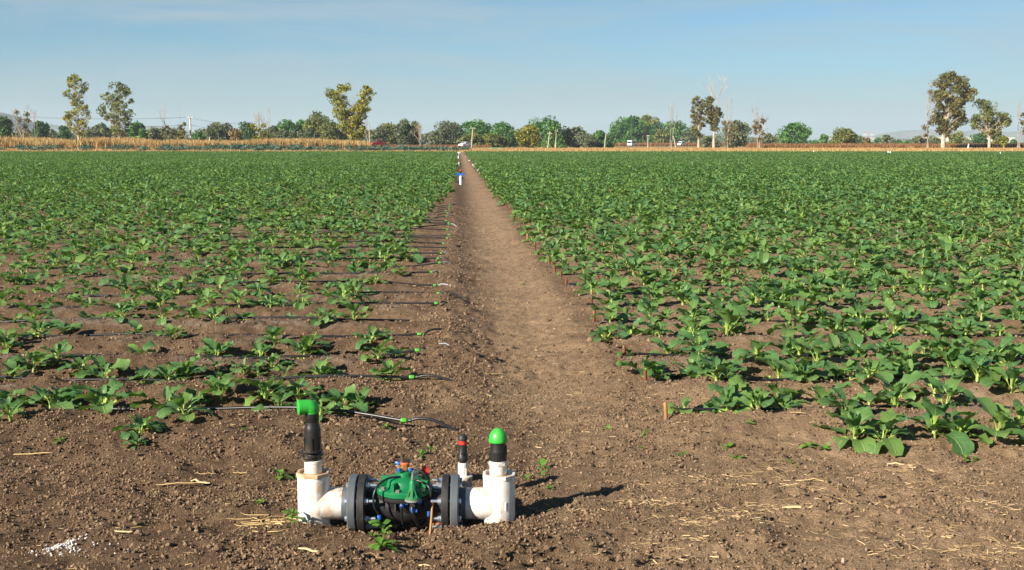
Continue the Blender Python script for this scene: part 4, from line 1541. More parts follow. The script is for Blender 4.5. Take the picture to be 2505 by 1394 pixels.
# ------------------------------------------------------------------ drip lines with green couplings, and the pegs on the right
LEFT_END = {0: (985, 1037), 1: (1003, 938), 2: (1020, 866), 3: (1025, 818), 4: (1000, 791), 5: (1063, 759), 6: (1068, 730), 7: (1058, 710), 8: (1052, 679), 9: (1073, 657), 10: (1067, 647), 11: (1075, 631), 12: (1090, 620),
            13: (1080, 606), 14: (1089, 595), 15: (1092, 588), 16: (1091, 571), 17: (1096, 558), 18: (1094, 554), 19: (1088, 546), 20: (1092, 533), 21: (1094, 526), 22: (1091, 519), 23: (1098, 515), 24: (1098, 511), 25: (1100, 504)}
FEED = {0: (1125, 1058, M_hose), 1: (1110, 950, M_hose), 2: (1045, 868, M_hose), 3: (1085, 826, M_hose), 5: (1100, 756, M_hose), 6: (1135, 742, M_hose), 7: (1110, 713, M_hose2), 8: (1075, 680, M_hose2), 9: (1107, 661, M_hose2), 10: (1098, 649, M_hose),
        11: (1099, 632, M_hose2), 13: (1100, 607, M_hose), 16: (1105, 573, M_hose), 17: (1118, 563, M_hose2), 20: (1113, 535, M_hose2), 21: (1107, 526, M_hose2), 25: (1113, 505, M_hose)}


def tube_line(x0, y0, x1, y1, seed, step=.14, lift=.030, endz=None, bury=None):
    r = np.random.default_rng(seed)
    n = max(4, int(abs(x1 - x0) / step))
    t = np.linspace(0, 1, n + 1)
    xs = x0 + (x1 - x0) * t
    wob = .05 * (fbm(xs * .8, xs * 0 + seed * 3.1, 9, 2) - .5) * 2
    ys = y0 + (y1 - y0) * t ** 3 + wob * np.minimum(1, (1 - t) * 4)
    zs = np.max([ground_z(xs + d, ys + e_) for d in (-.05, 0, .05) for e_ in (-.015, .015)], 0) - .006
    k = np.array([.25, .5, .25])
    for _ in range(2):
        zs = np.convolve(np.pad(zs, 1, 'edge'), k, 'valid')
    zs = zs + lift + .006 * fbm(xs * 1.5, xs * 0 + seed, 12, 2)
    return [Vector(p) for p in zip(xs, ys, zs)]


for b in range(26):
    yb = BED0 + BEDS * b
    px, py = LEFT_END[b]
    e = G(px, py, .035)
    if b > 0: e = Vector((e.x, .5 * e.y + .5 * yb, e.z))
    ez = float(ground_z(e.x, e.y)) + (.05 if b == 0 else .024)
    root = empty('drip_line', (e.x, e.y, ez))
    nm = ordinal(b + 1)
    ptsl = tube_line(-.52 * yb - .5, yb + (.1 if b == 0 else .0), e.x, e.y, 40 + b, .16)
    d0 = ez - ptsl[-1].z
    m = len(ptsl)
    for i in range(m): ptsl[i].z += d0 * max(0, (i - m + 8) / 7.0) ** 1.5 if i > m - 8 else 0
    mb = MB()
    rad = .0095 if b < 8 else .011
    mb.tube([p - Vector((e.x, e.y, ez)) for p in ptsl], rad, 7)
    mb.build('tube', M_hose, root, 60)
    if b not in (4, 12):
        mb = MB()
        k = 1.0 if b < 6 else .95
        M = Matrix.Translation((.006, 0, 0)) @ Matrix.Rotation(math.pi / 2, 4, 'Y')
        mb.lathe([(0, -.016 * k), (.0135 * k, -.016 * k), (.0145 * k, -.012 * k), (.0145 * k, .012 * k), (.0135 * k, .016 * k), (0, .016 * k)], 10, M, lambda a: 1 + .06 * math.cos(5 * a))
        mb.build('coupling', M_coup, root, 40)
        mb = MB()
        mb.lathe([(0, .016 * k), (.0105 * k, .0165 * k), (.0105 * k, .034 * k), (.012 * k, .036 * k), (.012 * k, .046 * k), (0, .046 * k)], 10, M)
        mb.build('barbed_fitting', M_blk, root, 40)
    if b in FEED:
        fx, fy, fm = FEED[b]
        f = G(fx, fy, 0)
        a = Vector((.045, 0, 0))
        z1 = float(ground_z(f.x, f.y)) - ez - .006
        q = [a.lerp(Vector((f.x - e.x, f.y - e.y, z1)), t) + Vector((0, 0, (.034 if b in (0, 6) else .022) * math.sin(math.pi * t ** .8))) for t in np.linspace(0, 1, 9)]
        mb = MB()
        mb.tube(q, .0085 if b < 6 else .0105, 7)
        mb.build('feeder_hose', fm, root, 60)
    tag(root, 'black drip line with green end coupling along the %s bed on the left' % nm if b not in (4, 12) else 'black drip line without a green coupling along the %s bed on the left' % nm, 'hose', 'drip lines along the left beds')

PEGS = [(1630, 1026, 50), (1579, 940, 34), (1527, 880, 34), (1494, 832, 28), (1452, 795, 32), (1449, 735, 22), (1384, 700, 20), (1372, 680, 16), (1357, 667, 22), (1344, 653, 20), (1317, 624, 13), (1309, 614, 22), (1291, 588, 18), (1273, 562, 12), (1264, 545, 10), (1258, 538, 10),
        (1254, 531, 9), (1250, 524, 9), (1246, 518, 8), (1241, 511, 9), (1238, 506, 9), (1231, 501, 9), (1227, 494, 8), (1218, 482, 8), (1206, 462, 7), (1198, 455, 7), (1193, 448, 7), (1187, 440, 7)]
for i, (px, py, hp) in enumerate(PEGS):
    g = G(px, py)
    g = G(px, py, gz(g.x, g.y))
    r = np.random.default_rng(800 + i)
    h = hp * g.y / F
    w = min(.014, .0042 * g.y ** .5)
    root = empty('wooden_peg', (g.x, g.y, gz(g.x, g.y)))
    mb = MB()
    tip = Vector((r.normal() * .06 * h - .12 * h * (i in (0, 5, 9)), r.normal() * .1 * h, h))
    mb.tube([(0, 0, -.02), tip * .5, tip * .97, tip], [w, w * 1.05, w * 1.1, w * .85], 9)
    mb.build('stick', M_peg2 if i in (0, 10, 12) else M_peg, root, 45)
    if i < 12:
        mb = MB()
        mb.box((.045, -.004, .006), (.10, .004, .020), .05 + r.normal() * .05, 1.0, .3)
        mb.box((.0, -.012, .008), (.022, .003, .026), .2, 1.0, .2)
        mb.build('strap', M_zinc if i in (0, 1) else M_steel, root)
    tag(root, 'stubby %s wooden peg, %s from the camera along the right path edge' % ('yellowish' if i in (0, 10, 12) else 'reddish', ordinal(i + 1)), 'peg', 'wooden pegs along the right path edge')
for b in range(10):
    yb = BED0 + BEDS * b
    x0 = 1.22 - SLOPE * yb + .02
    if b < 5:
        g = G(PEGS[b][0], PEGS[b][1])
        x0 = g.x + (.10 if b != 1 else .34)
    ptsl = tube_line(x0, yb, .52 * yb + .5, yb - (.10 if b == 0 else .03), 90 + b, .16, .03)
    mb = MB()
    mb.tube([p - ptsl[0] for p in ptsl], .0095 if b < 6 else .011, 7)
    o = mb.build('drip_line', M_hose, None, 60, ptsl[0])
    tag(o, 'black drip line along the %s bed on the right of the path' % ordinal(b + 1), 'hose', 'drip lines along the right beds')
g = G(1650, 925)
mb = MB()
mb.tube([(0, 0, .022), (.05, .0, .014), (.10, -.02, .004), (.16, -.03, -.02)], [.011, .011, .010, .010], 8)
o = mb.build('hose_end', M_hose, None, 60, (g.x, g.y, gz(g.x, g.y)))
tag(o, 'loose black hose end sticking out beside the second peg', 'hose')
g = G(1075, 872)
mb = MB()
mb.tube([(-.02, 0, -.01), (.0, 0, .008), (.05, -.01, .012), (.09, -.03, -.008)], [.007] * 4, 7)
o = mb.build('hose_piece', M_hose2, None, 60, (g.x, g.y, gz(g.x, g.y)))
tag(o, 'short grey hose arching out of the left bank by the third coupling', 'hose')
for i, (px, py) in enumerate([(1175, 425), (1170, 418), (1160, 408), (1157, 405), (1148, 394), (1139, 384)]):
    g = G(px, py)
    mb = MB()
    mb.box((0, 0, .03), (.13, .07, .06), .3 * i, .6)
    mb.tube([(0, 0, .05), (.02, 0, .09)], [.02, .008], 6)
    o = mb.build('white_bag', M_white, None, None, (g.x, g.y, gz(g.x, g.y)))
    tag(o, 'white plastic wrap on the right path edge, %s from the camera' % ordinal(i + 1), 'wrap', 'white wraps along the far right path edge')

# ------------------------------------------------------------------ the irrigation valve assembly
YV = 4.80
SPX = F / (YV * math.cos(PITCH) + 1.48 * math.sin(PITCH))      # pixels per metre at the valve
X0 = P(990, 1230, YV).x
valve = empty('irrigation_valve', (X0, YV, 0))
tag(valve, 'green control valve bolted between two white pipe tees with black air vents', 'valve')


def VP(px, py, dy=0.0):
    p = P(px, py, YV + dy)
    return Vector((p.x - X0, dy, p.z))


ZC = VP(868, 1231).z
XL, XR = VP(768, 1230).x, VP(1221, 1230).x
RP = 39.0 / SPX
RX = Matrix.Rotation(math.pi / 2, 4, 'Y')       # lathe axis along +x


def along_x(x, y=0.0, z=None):
    return Matrix.Translation((x, y, ZC if z is None else z)) @ RX


def tee(px_axis, ztop, x_branch, sgn):
    ax = VP(px_axis, 1230).x
    mb = MB()
    mb.lathe([(RP * .97, -.14), (RP, -.13), (RP, ztop - .012), (RP * .985, ztop - .008)], 40, Matrix.Translation((ax, 0, 0)))
    L = abs(x_branch - ax)
    M = Matrix.Translation((ax, 0, ZC)) @ (RX if sgn > 0 else Matrix.Rotation(-math.pi / 2, 4, 'Y'))
    mb.lathe([(RP * .99, 0), (RP * .99, L - .004), (RP * .965, L), (0, L)], 40, M)
    o = mb.build('tee_pipe', M_pvc, valve, 50)
    return ax, o


zl = VP(768, 1154).z
zr = VP(1221, 1158).z
axl, teeL = tee(768, zl, VP(846, 1230).x, 1)
axr, teeR = tee(1221, zr, VP(1140, 1230).x, -1)
for (ax, zt, par, m2) in ((axl, zl, teeL, M_glue), (axr, zr, teeR, M_pvc2)):
    mb = MB()
    ro = RP * 1.09
    T = Matrix.Translation((ax, 0, 0)) @ Matrix.Rotation(math.pi / 8, 4, 'Z')
    mb.lathe([(RP * .95, zt - .0125), (ro, zt - .012), (ro, zt + .001), (ro * .97, zt + .003), (ro * .84, zt + .003), (ro * .80, zt - .009), (0, zt - .010)], 8, T)
    mb.build('bushing', M_pvc if par is teeR else M_rim, par, 20)
    mb = MB()
    mb.lathe([(.036, zt - .010), (.044, zt - .0075), (.040, zt - .002), (.0345, zt + .001)], 20, Matrix.Translation((ax, 0, 0)))
    mb.build('glue_bead', M_glue, par, 50)
# moulded tab and mould line on the right tee
mb = MB()
p = VP(1238, 1252)
mb.tube([Vector((p.x, -RP * .93, ZC + .022)), Vector((p.x, -RP * .935, ZC - .012))], .0035, 6)
mb.build('moulded_tab', M_pvc, teeR, 60)
# threaded collars between tee and flange
for (px0, px1) in ((838, 848), (1127, 1144)):
    mb = MB()
    x0, x1 = VP(px0, 1230).x, VP(px1, 1230).x
    mb.lathe([(RP * .90, 0), (RP * .94, 0), (RP * .94, x1 - x0), (RP * .90, x1 - x0)], 36, along_x(x0))
    mb.build('pipe_collar', M_pvc2, valve, 50)
RF = 71.0 / SPX
BOLT_R = RF * .79


def flange(x0, x1, mat, name):
    mb = MB()
    w = x1 - x0
    e = .004
    mb.lathe([(0, 0), (RF - e, 0), (RF, e), (RF, w - e), (RF - e, w), (0, w)], 56, along_x(x0))
    return mb.build(name, mat, valve, 40)


fgl0, fgl1 = VP(857, 1230).x, VP(877, 1230).x
fbl0, fbl1 = fgl1 + .006, VP(899, 1230).x
fbr0, fbr1 = VP(1083, 1230).x, VP(1101, 1230).x
fgr0, fgr1 = fbr1 + .006, VP(1124, 1230).x
flange(fgl0, fgl1, M_grey, 'flange')
flange(fbl0, fbl1, M_rub, 'valve_flange')
flange(fbr0, fbr1, M_rub, 'valve_flange')
flange(fgr0, fgr1, M_grey, 'flange')
for (a, b_) in ((fgl1, fbl0), (fbr1, fgr0)):
    mb = MB()
    mb.lathe([(RF * .62, -.001), (RF * .70, 0), (RF * .70, b_ - a), (RF * .62, b_ - a + .001)], 36, along_x(a))
    mb.build('gasket', M_rub, valve, 40)
for (a, b_) in ((VP(840, 1230).x, fgl0), (fgr1, VP(1140, 1230).x)):
    mb = MB()
    mb.lathe([(RP * 1.02, 0), (RP * 1.03, .003), (RP * 1.03, b_ - a - .001), (RP * 1.0, b_ - a)], 40, along_x(a))
    mb.build('flange_neck', M_grey, valve, 50)


def bolt_mesh(x0, x1, x_nut, x_end):
    mb = MB()
    d = 1 if x_end > x0 else -1
    M = Matrix.Rotation(d * math.pi / 2, 4, 'Y')
    L = abs(x_end - x0)
    nut = abs(x_nut - x0)
    mb.lathe([(0, -.011), (.0105, -.011), (.0125, -.009), (.0125, 0)], 6, M)
    mb.lathe([(.0125, -.001), (.0165, 0), (.0165, .0), ], 14, M)
    mb.lathe([(.007, 0), (.007, L - .003), (.005, L), (0, L)], 12, M)
    mb.lathe([(.008, nut), (.0175, nut + .0005), (.0175, nut + .003), (.008, nut + .003)], 14, M)
    mb.lathe([(.007, nut + .003), (.0128, nut + .003), (.0128, nut + .014), (.011, nut + .0155), (.007, nut + .0155)], 6, M)
    return mb.mesh('bolt', M_zinc, 30)


bl = bolt_mesh(fgl0, 0, fbl1, fbl1 + .046)
br = bolt_mesh(fgr1, 0, fbr0, fbr0 - .044)
for me, xx in ((bl, fgl0), (br, fgr1)):
    for k in range(8):
        a = math.pi / 8 + k * math.pi / 4
        mesh_obj('bolt', me, valve, (xx, BOLT_R * math.cos(a), ZC + BOLT_R * math.sin(a)), (a, 0, 0))

# black valve body
XB = VP(991, 1230).x
mb = MB()
w = fbr0 - fbl1
mb.lathe([(RP * .85, -.002), (RP * .78, w * .10), (RP * .95, w * .28), (RP * 1.22, w * .5), (RP * .95, w * .72), (RP * .78, w * .9), (RP * .85, w + .002)], 30, along_x(fbl1))
ZB = VP(992, 1222, -.117).z
RB = 68.0 / SPX
mb.lathe([(RB * .45, ZC - RP * .75), (RB * .66, ZC - RP * .3), (RB * .82, ZB - .03), (RB * .90, ZB - .018)], 24, Matrix.Translation((XB, 0, 0)))
for k in range(10):
    a = 2 * math.pi * k / 10
    mb.box((XB + RB * .78 * math.cos(a), RB * .78 * math.sin(a), ZB - .036), (.030, .008, .04), a)
body = mb.build('valve_body', M_rub, valve, 45)
mb = MB()
T8 = Matrix.Translation((XB, 0, ZB)) @ Matrix.Rotation(math.pi / 8, 4, 'Z')
mb.lathe([(RB * .84, -.019), (RB * 1.0, -.018), (RB * 1.02, -.014), (RB * 1.02, -.002), (RB * .9, 0)], 16, T8)
mb.build('diaphragm_rim', M_rub, body, 40)
mb = MB()
mb.lathe([(RB * .9, -.001), (RB * 1.0, 0), (RB * 1.03, .004), (RB * 1.03, .020), (RB * .99, .025), (RB * .80, .029), (RB * .72, .036), (RB * .66, .056), (RB * .60, .062), (RB * .28, .070), (RB * .26, .084), (RB * .22, .087), (0, .088)], 16, T8)
for k in range(8):
    a = math.pi / 8 + k * math.pi / 4
    mb.box((XB + RB * .74 * math.cos(a), RB * .74 * math.sin(a), ZB + .042), (.045, .012, .034), a)
bonnet = mb.build('bonnet', M_bonnet, valve, 32)
mb = MB()
mb.lathe([(.013, 0), (.013, .002), (.0095, .002), (.0095, .009), (.008, .0105), (0, .0105)], 6)
scr = mb.mesh('screw', M_steel, 30)
for k in range(8):
    a = k * math.pi / 4 + math.pi / 8 + .2
    mesh_obj('screw', scr, bonnet, (XB + RB * .88 * math.cos(a), RB * .88 * math.sin(a), ZB + .026))
ZT = ZB + .087
# brass three-way cock with its red ring and black handle
mb = MB()
pb = VP(991, 1160, 0)
mb.lathe([(.008, ZT - .002), (.010, ZT + .004), (.017, ZT + .008), (.018, ZT + .026), (.013, ZT + .030), (0, ZT + .031)], 6, Matrix.Translation((pb.x, 0, 0)))
mb.tube([(pb.x - .030, -.004, ZT + .015), (pb.x + .030, -.004, ZT + .015)], .0085, 8)
cock = mb.build('brass_cock', M_brass, valve, 35)
mb = MB()
mb.lathe([(0, ZT + .030), (.019, ZT + .030), (.020, ZT + .036), (.017, ZT + .040), (0, ZT + .040)], 18, Matrix.Translation((pb.x, 0, 0)))
mb.build('red_ring', M_orange, cock, 40)
mb = MB()
mb.box((pb.x + .006, 0, ZT + .046), (.034, .018, .014), .1, .9)
mb.build('handle', M_blk, cock)


def fitting(c, d, L=.020, r_=.0085, parent=None, mat=None, name='tube_fitting'):
    mb_ = MB()
    c, d = Vector(c), Vector(d).normalized()
    M = Matrix.Translation(c) @ d.to_track_quat('Z', 'Y').to_matrix().to_4x4()
    r_ *= .86
    mb_.lathe([(0, 0), (r_, 0), (r_ * 1.12, .002), (r_ * 1.12, L * .55), (r_ * .85, L), (0, L)], 8, M)
    return mb_.build(name, mat or M_blue, parent or valve, 30)


fitting((pb.x - .020, -.012, ZT + .014), (-.3, -1, -.2))
fitting((pb.x + .022, -.012, ZT + .014), (.3, -1, -.2))
fitting((pb.x - .022, .010, ZT + .030), (-1, .2, .3))
# red solenoid block behind the bonnet
mb = MB()
ps = VP(1040, 1160, .06)
mb.box((ps.x, .06, ps.z + .004), (.030, .026, .052), .15, .92)
mb.box((ps.x - .002, .058, ps.z + .0335), (.022, .020, .008), .15, .9)
mb.build('solenoid', M_red, valve)
# the pilot: bell-shaped green housing with fins, on a grey ring, before the bonnet
dyp = -.105
pp = VP(1010, 1219, dyp)
top = VP(1010, 1172, dyp).z
mb = MB()
T = Matrix.Translation((pp.x, dyp, 0))
h = top - pp.z
mb.lathe([(0, pp.z), (.034, pp.z), (.034, pp.z + .004), (.026, pp.z + .010), (.017, pp.z + .018), (.0155, pp.z + .026), (.0145, pp.z + h * .85), (.012, pp.z + h * .9), (.011, pp.z + h), (0, pp.z + h)], 24, T)
for k in range(8):
    a = k * math.pi / 4
    ca, sa = math.cos(a), math.sin(a)
    n_ = Vector((-sa, ca, 0)) * .0018
    q = [Vector((pp.x + ca * .013, dyp + sa * .013, pp.z + .045)), Vector((pp.x + ca * .032, dyp + sa * .032, pp.z + .005)), Vector((pp.x + ca * .013, dyp + sa * .013, pp.z + .005))]
    mb.add([v + n_ for v in q] + [v - n_ for v in q], [(0, 1, 2), (5, 4, 3), (0, 3, 4, 1), (1, 4, 5, 2)])
pilot = mb.build('pilot_valve', M_bonnet, valve, 35)
mb = MB()
mb.lathe([(0, pp.z - .011), (.033, pp.z - .010), (.0355, pp.z - .008), (.0355, pp.z - .001), (.033, pp.z), (0, pp.z)], 20, T, lambda a: 1 + .02 * math.cos(16 * a))
mb.build('clamp_ring', M_hose2, pilot, 30)
mb = MB()
mb.lathe([(.006, top), (.006, top + .014), (.0042, top + .016), (.0042, top + .030), (0, top + .030)], 10, T)
mb.build('adjusting_screw', M_steel, pilot, 30)
mb = MB()
mb.lathe([(0, pp.z - .036), (.010, pp.z - .036), (.012, pp.z - .030), (.013, pp.z - .011), (0, pp.z - .011)], 12, T)
mb.tube([(pp.x, dyp - .010, pp.z - .024), (pp.x, dyp - .024, pp.z - .024)], [.008, .009], 10)
mb.tube([(pp.x - .005, dyp, pp.z - .020), (pp.x - .044, dyp, pp.z - .020)], .006, 8)
mb.tube([(pp.x + .005, dyp, pp.z - .020), (pp.x + .036, dyp, pp.z - .020)], .006, 8)
mb.build('port_block', M_blk, pilot, 35)
fitting((pp.x - .020, dyp - .001, pp.z - .020), (-1, 0, 0), .018, .0085)
fitting((pp.x + .020, dyp, pp.z - .018), (1, 0, .2), .018, .0085)
fitting((pp.x - .046, dyp - .004, pp.z - .024), (0, -.1, -1), .020, .0088)
fitting((pp.x + .001, dyp - .020, pp.z - .032), (0, -.1, -1), .022, .0092)
mb = MB()
mb.tube([(pp.x - .046, dyp, pp.z - .010), (pp.x - .046, dyp - .004, pp.z - .026)], [.008, .009], 8)
mb.build('elbow_fitting', M_blk, valve, 40)


def hose(pts, name='control_hose', r_=.0048):
    """a smooth tube through pixel points (px, py, depth offset)"""
    k = [VP(*p) for p in pts]
    k = [k[0] * 2 - k[1]] + k + [k[-1] * 2 - k[-2]]
    out = []
    for i in range(1, len(k) - 2):
        for t in np.linspace(0, 1, 7)[:-1]:
            a, b_, c, d = k[i - 1], k[i], k[i + 1], k[i + 2]
            out.append(.5 * ((2 * b_) + (c - a) * t + (2 * a - 5 * b_ + 4 * c - d) * t ** 2 + (3 * b_ - a - 3 * c + d) * t ** 3))
    out.append(k[-2])
    m_ = MB()
    m_.tube(out, r_, 8)
    return m_.build(name, M_hose, valve, 60)


hose([(978, 1166, -.03), (950, 1170, -.06), (926, 1186, -.10), (914, 1212, -.12), (916, 1240, -.12), (926, 1258, -.11)])
hose([(1000, 1148, .0), (1022, 1148, -.01), (1038, 1160, -.02), (1046, 1178, -.02), (1046, 1190, -.03)])
hose([(1006, 1172, -.03), (1030, 1178, -.05), (1048, 1190, -.08), (1054, 1206, -.09), (1053, 1214, -.09)])
hose([(982, 1238, -.115), (982, 1260, -.115), (985, 1282, -.105)])
hose([(1010, 1240, -.135), (1012, 1262, -.13), (1020, 1282, -.11), (1032, 1288, -.09), (1044, 1276, -.085), (1048, 1262, -.085)])
q = VP(927, 1260, -.11); fitting(q, (.2, 0, -1), .018, .0088)
q = VP(1048, 1262, -.085); fitting(q, (0, 0, 1), .020, .0088)
q = VP(1018, 1246, -.08); fitting(q, (.3, -.5, -1), .012, .006)


# air vents on the tees
def vent_nipple(ax, z0, z1, r_, par, hexed):
    mb_ = MB()
    T_ = Matrix.Translation((ax, 0, 0))
    mb_.lathe([(r_, z0), (r_, z1 - .012), (r_ * 1.03, z1 - .011), (r_ * 1.03, z1 - .002), (r_ * .97, z1)], 30, T_)
    if hexed:
        mb_.lathe([(r_ * 1.0, z1 - .020), (r_ * 1.12, z1 - .019), (r_ * 1.12, z1 - .008), (r_ * 1.0, z1 - .007)], 8, T_)
    return mb_.build('nipple', M_pvc2, par, 40)


zn0 = VP(768, 1154).z
z_tape0, z_tape1 = VP(768, 1126).z, VP(768, 1098).z
z_b1, z_b2, z_b3 = VP(768, 1046).z, VP(768, 1030).z, VP(768, 1010).z
vl = empty('air_vent', (0, 0, 0)); vl.parent = valve
vent_nipple(axl, zn0 - .012, z_tape0 + .004, .0365, vl, False)
mb = MB()
for k in range(5):
    z = z_tape0 + (z_tape1 - z_tape0) * (k + .5) / 5
    dx, rr = (rng.normal() * .0016, .0425 + rng.normal() * .0015)
    hh = (z_tape1 - z_tape0) / 5 * .62
    mb.lathe([(.033, z - hh), (rr * .97, z - hh * .8), (rr, z), (rr * .97, z + hh * .8), (.033, z + hh)], 26, Matrix.Translation((axl + dx, rng.normal() * .001, 0)) @ Euler((rng.normal() * .035, rng.normal() * .05, 0)).to_matrix().to_4x4() @ Matrix.Translation((0, 0, 0)), lambda a: 1 + .025 * math.sin(3 * a) + .015 * math.sin(7 * a))
mb.build('tape_wrap', M_tape, vl, 50)
mb = MB()
T = Matrix.Translation((axl, 0, 0))
mb.lathe([(.036, z_tape1 - .003), (.0365, z_tape1 + .004), (.034, z_b1 - .012), (.0335, z_b1), (.0315, z_b1 + .006), (.0275, z_b2 - .004), (.0275, z_b2), (.0290, z_b2 + .003), (.0290, z_b3), (.026, z_b3 + .002)], 34, T)
for k in range(6):
    a = k * math.pi / 3 - math.pi / 2 + .1
    mb.box((axl + .0345 * math.cos(a), .0345 * math.sin(a), z_tape1 + .026), (.012, .0045, .055), a, .8)
mb.build('vent_body', M_blk, vl, 40)
mb = MB()
ze = VP(768, 985).z
ph = []
for t in np.linspace(0, 1, 8):
    a = t * math.pi / 2
    ph.append(Vector((axl - .028 + .028 * math.cos(a), 0, ze - .022 + .022 * math.sin(a))))
d_ = Vector((-.93, -.36, 0)).normalized()
pts_ = [Vector((axl, 0, z_b3 - .004)), Vector((axl, 0, z_b3 + .010))]
for t in np.linspace(.15, 1, 6):
    a = t * math.pi / 2
    pts_.append(Vector((axl, 0, z_b3 + .010)) + Vector((0, 0, 1)) * (.018 * math.sin(a)) + d_ * (.018 * (1 - math.cos(a))))
pts_ += [pts_[-1] + d_ * .012, pts_[-1] + d_ * .040, pts_[-1] + d_ * .041]
mb.tube(pts_, [.0285, .030, .031, .032, .032, .032, .0315, .031, .031, .0325, .031], 26)
mb.build('elbow_cap', M_cap, vl, 50)

vr = empty('air_vent', (0, 0, 0)); vr.parent = valve
z0_, z1_, z2_, z3_ = VP(1219, 1160).z, VP(1219, 1126).z, VP(1219, 1102).z, VP(1219, 1079).z
vent_nipple(axr - .004, z0_ - .014, z1_ + .002, .036, vr, True)
mb = MB()
T = Matrix.Translation((axr - .004, 0, 0))
mb.lathe([(.034, z1_), (.0365, z1_ + .001), (.0365, z2_ - .002), (.0345, z2_)], 48, T, lambda a: 1 + .018 * (1 if int(a / (2 * math.pi) * 48) % 2 else -1))
mb.lathe([(.0345, z2_ - .001), (.0335, z2_ + .004), (.0315, z3_), (.0315, z3_ + .006)], 34, T)
mb.box((axr - .004 + .0345, -.008, z2_ + .005), (.008, .010, .040), 0, .8)
mb.build('vent_body', M_blk, vr, 35)
mb = MB()
zd = VP(1219, 1080).z
hd = VP(1219, 1047).z - zd - .006
mb.lathe([(.030, zd - .002), (.0385, zd - .001), (.0400, zd), (.0402, zd + .006)] + [(.040 * math.cos(t), zd + .006 + hd * math.sin(t)) for t in np.linspace(.1, 1.5, 10)] + [(0, zd + .006 + hd)], 40, T,
         lambda a: 1 + .035 * max(0, math.cos(6 * a + .5)) ** 12)
mb.build('dome_cap', M_cap, vr, 60)

# slim riser behind the right flange
DR = .24
rz0 = P(1137, 1300, YV + DR)
riser = empty('riser_pipe', (rz0.x, YV + DR, 0))
tag(riser, 'slim white riser with small black and red air vent behind the valve', 'pipe')


def RZ(py): return P(1137, py, YV + DR).z


def pxr(n_): return n_ / (F / ((YV + DR) * math.cos(PITCH) + 1.45 * math.sin(PITCH)))


mb = MB()
mb.lathe([(pxr(18.5), -.15), (pxr(18.5), RZ(1170)), (pxr(19.5), RZ(1169)), (pxr(19.5), RZ(1163)), (pxr(17), RZ(1162)), (pxr(12.5), RZ(1161)), (pxr(12), RZ(1160))], 30)
mb.lathe([(pxr(12), RZ(1163)), (pxr(12), RZ(1133)), (pxr(11), RZ(1131)), (0, RZ(1131))], 26, Matrix.Translation((-pxr(4), 0, 0)))
mb.box((pxr(4), -pxr(11), RZ(1152)), (.005, .006, .035))
mb.build('pipe', M_pvc, riser, 45)
T = Matrix.Translation((-pxr(4), 0, 0))
mb = MB()
mb.lathe([(pxr(8.5), RZ(1132)), (pxr(8.5), RZ(1127)), (pxr(12.5), RZ(1126)), (pxr(13), RZ(1114)), (pxr(11), RZ(1111)), (pxr(10.5), RZ(1088)), (pxr(9), RZ(1087)), (pxr(9), RZ(1084)), (0, RZ(1084))], 26, T)
mb.tube([(-pxr(4), -pxr(9), RZ(1107)), (-pxr(4), -pxr(15), RZ(1107))], pxr(4), 10)
mb.build('vent_body', M_blk, riser, 40)
mb = MB()
mb.lathe([(0, RZ(1086)), (pxr(10), RZ(1086)), (pxr(10), RZ(1075)), (0, RZ(1075))], 20, T, lambda a: 1 + .03 * math.cos(10 * a))
mb.build('red_ring', M_red, riser, 40)
mb = MB()
mb.lathe([(0, RZ(1076)), (pxr(12), RZ(1076)), (pxr(12), RZ(1073)), (pxr(10.5), RZ(1067)), (pxr(6), RZ(1062)), (0, RZ(1061))], 24, T)
mb.build('dome_cap', M_rub, riser, 60)

# the rusty pipe and the stick lying by the valve
a, b_ = P(1046, 1286, 4.84), P(1112, 1304, 4.74)
mb = MB()
za = max(gz(a.x, a.y), gz(b_.x, b_.y)) + .008
mb.tube([(0, 0, 0), (b_ - a) * .5 + Vector((0, 0, -(b_ - a).z * .5)), Vector((b_.x - a.x, b_.y - a.y, 0))], .013, 12)
o = mb.build('rusty_pipe', M_rust, None, 50, (a.x, a.y, za))
tag(o, 'short rusty orange pipe lying in the soil below the valve', 'pipe')
a, b_ = P(1050, 1312, 4.66), P(1058, 1224, 4.73)
mb = MB()
mb.tube([Vector((0, 0, -.02)), (b_ - a) * .45 + Vector((.002, 0, 0)), b_ - a], [.006, .0055, .005], 8)
o = mb.build('stick', M_peg2, None, 50, (a.x, a.y, gz(a.x, a.y)))
tag(o, 'thin dry stick leaning upright against the valve', 'stick')

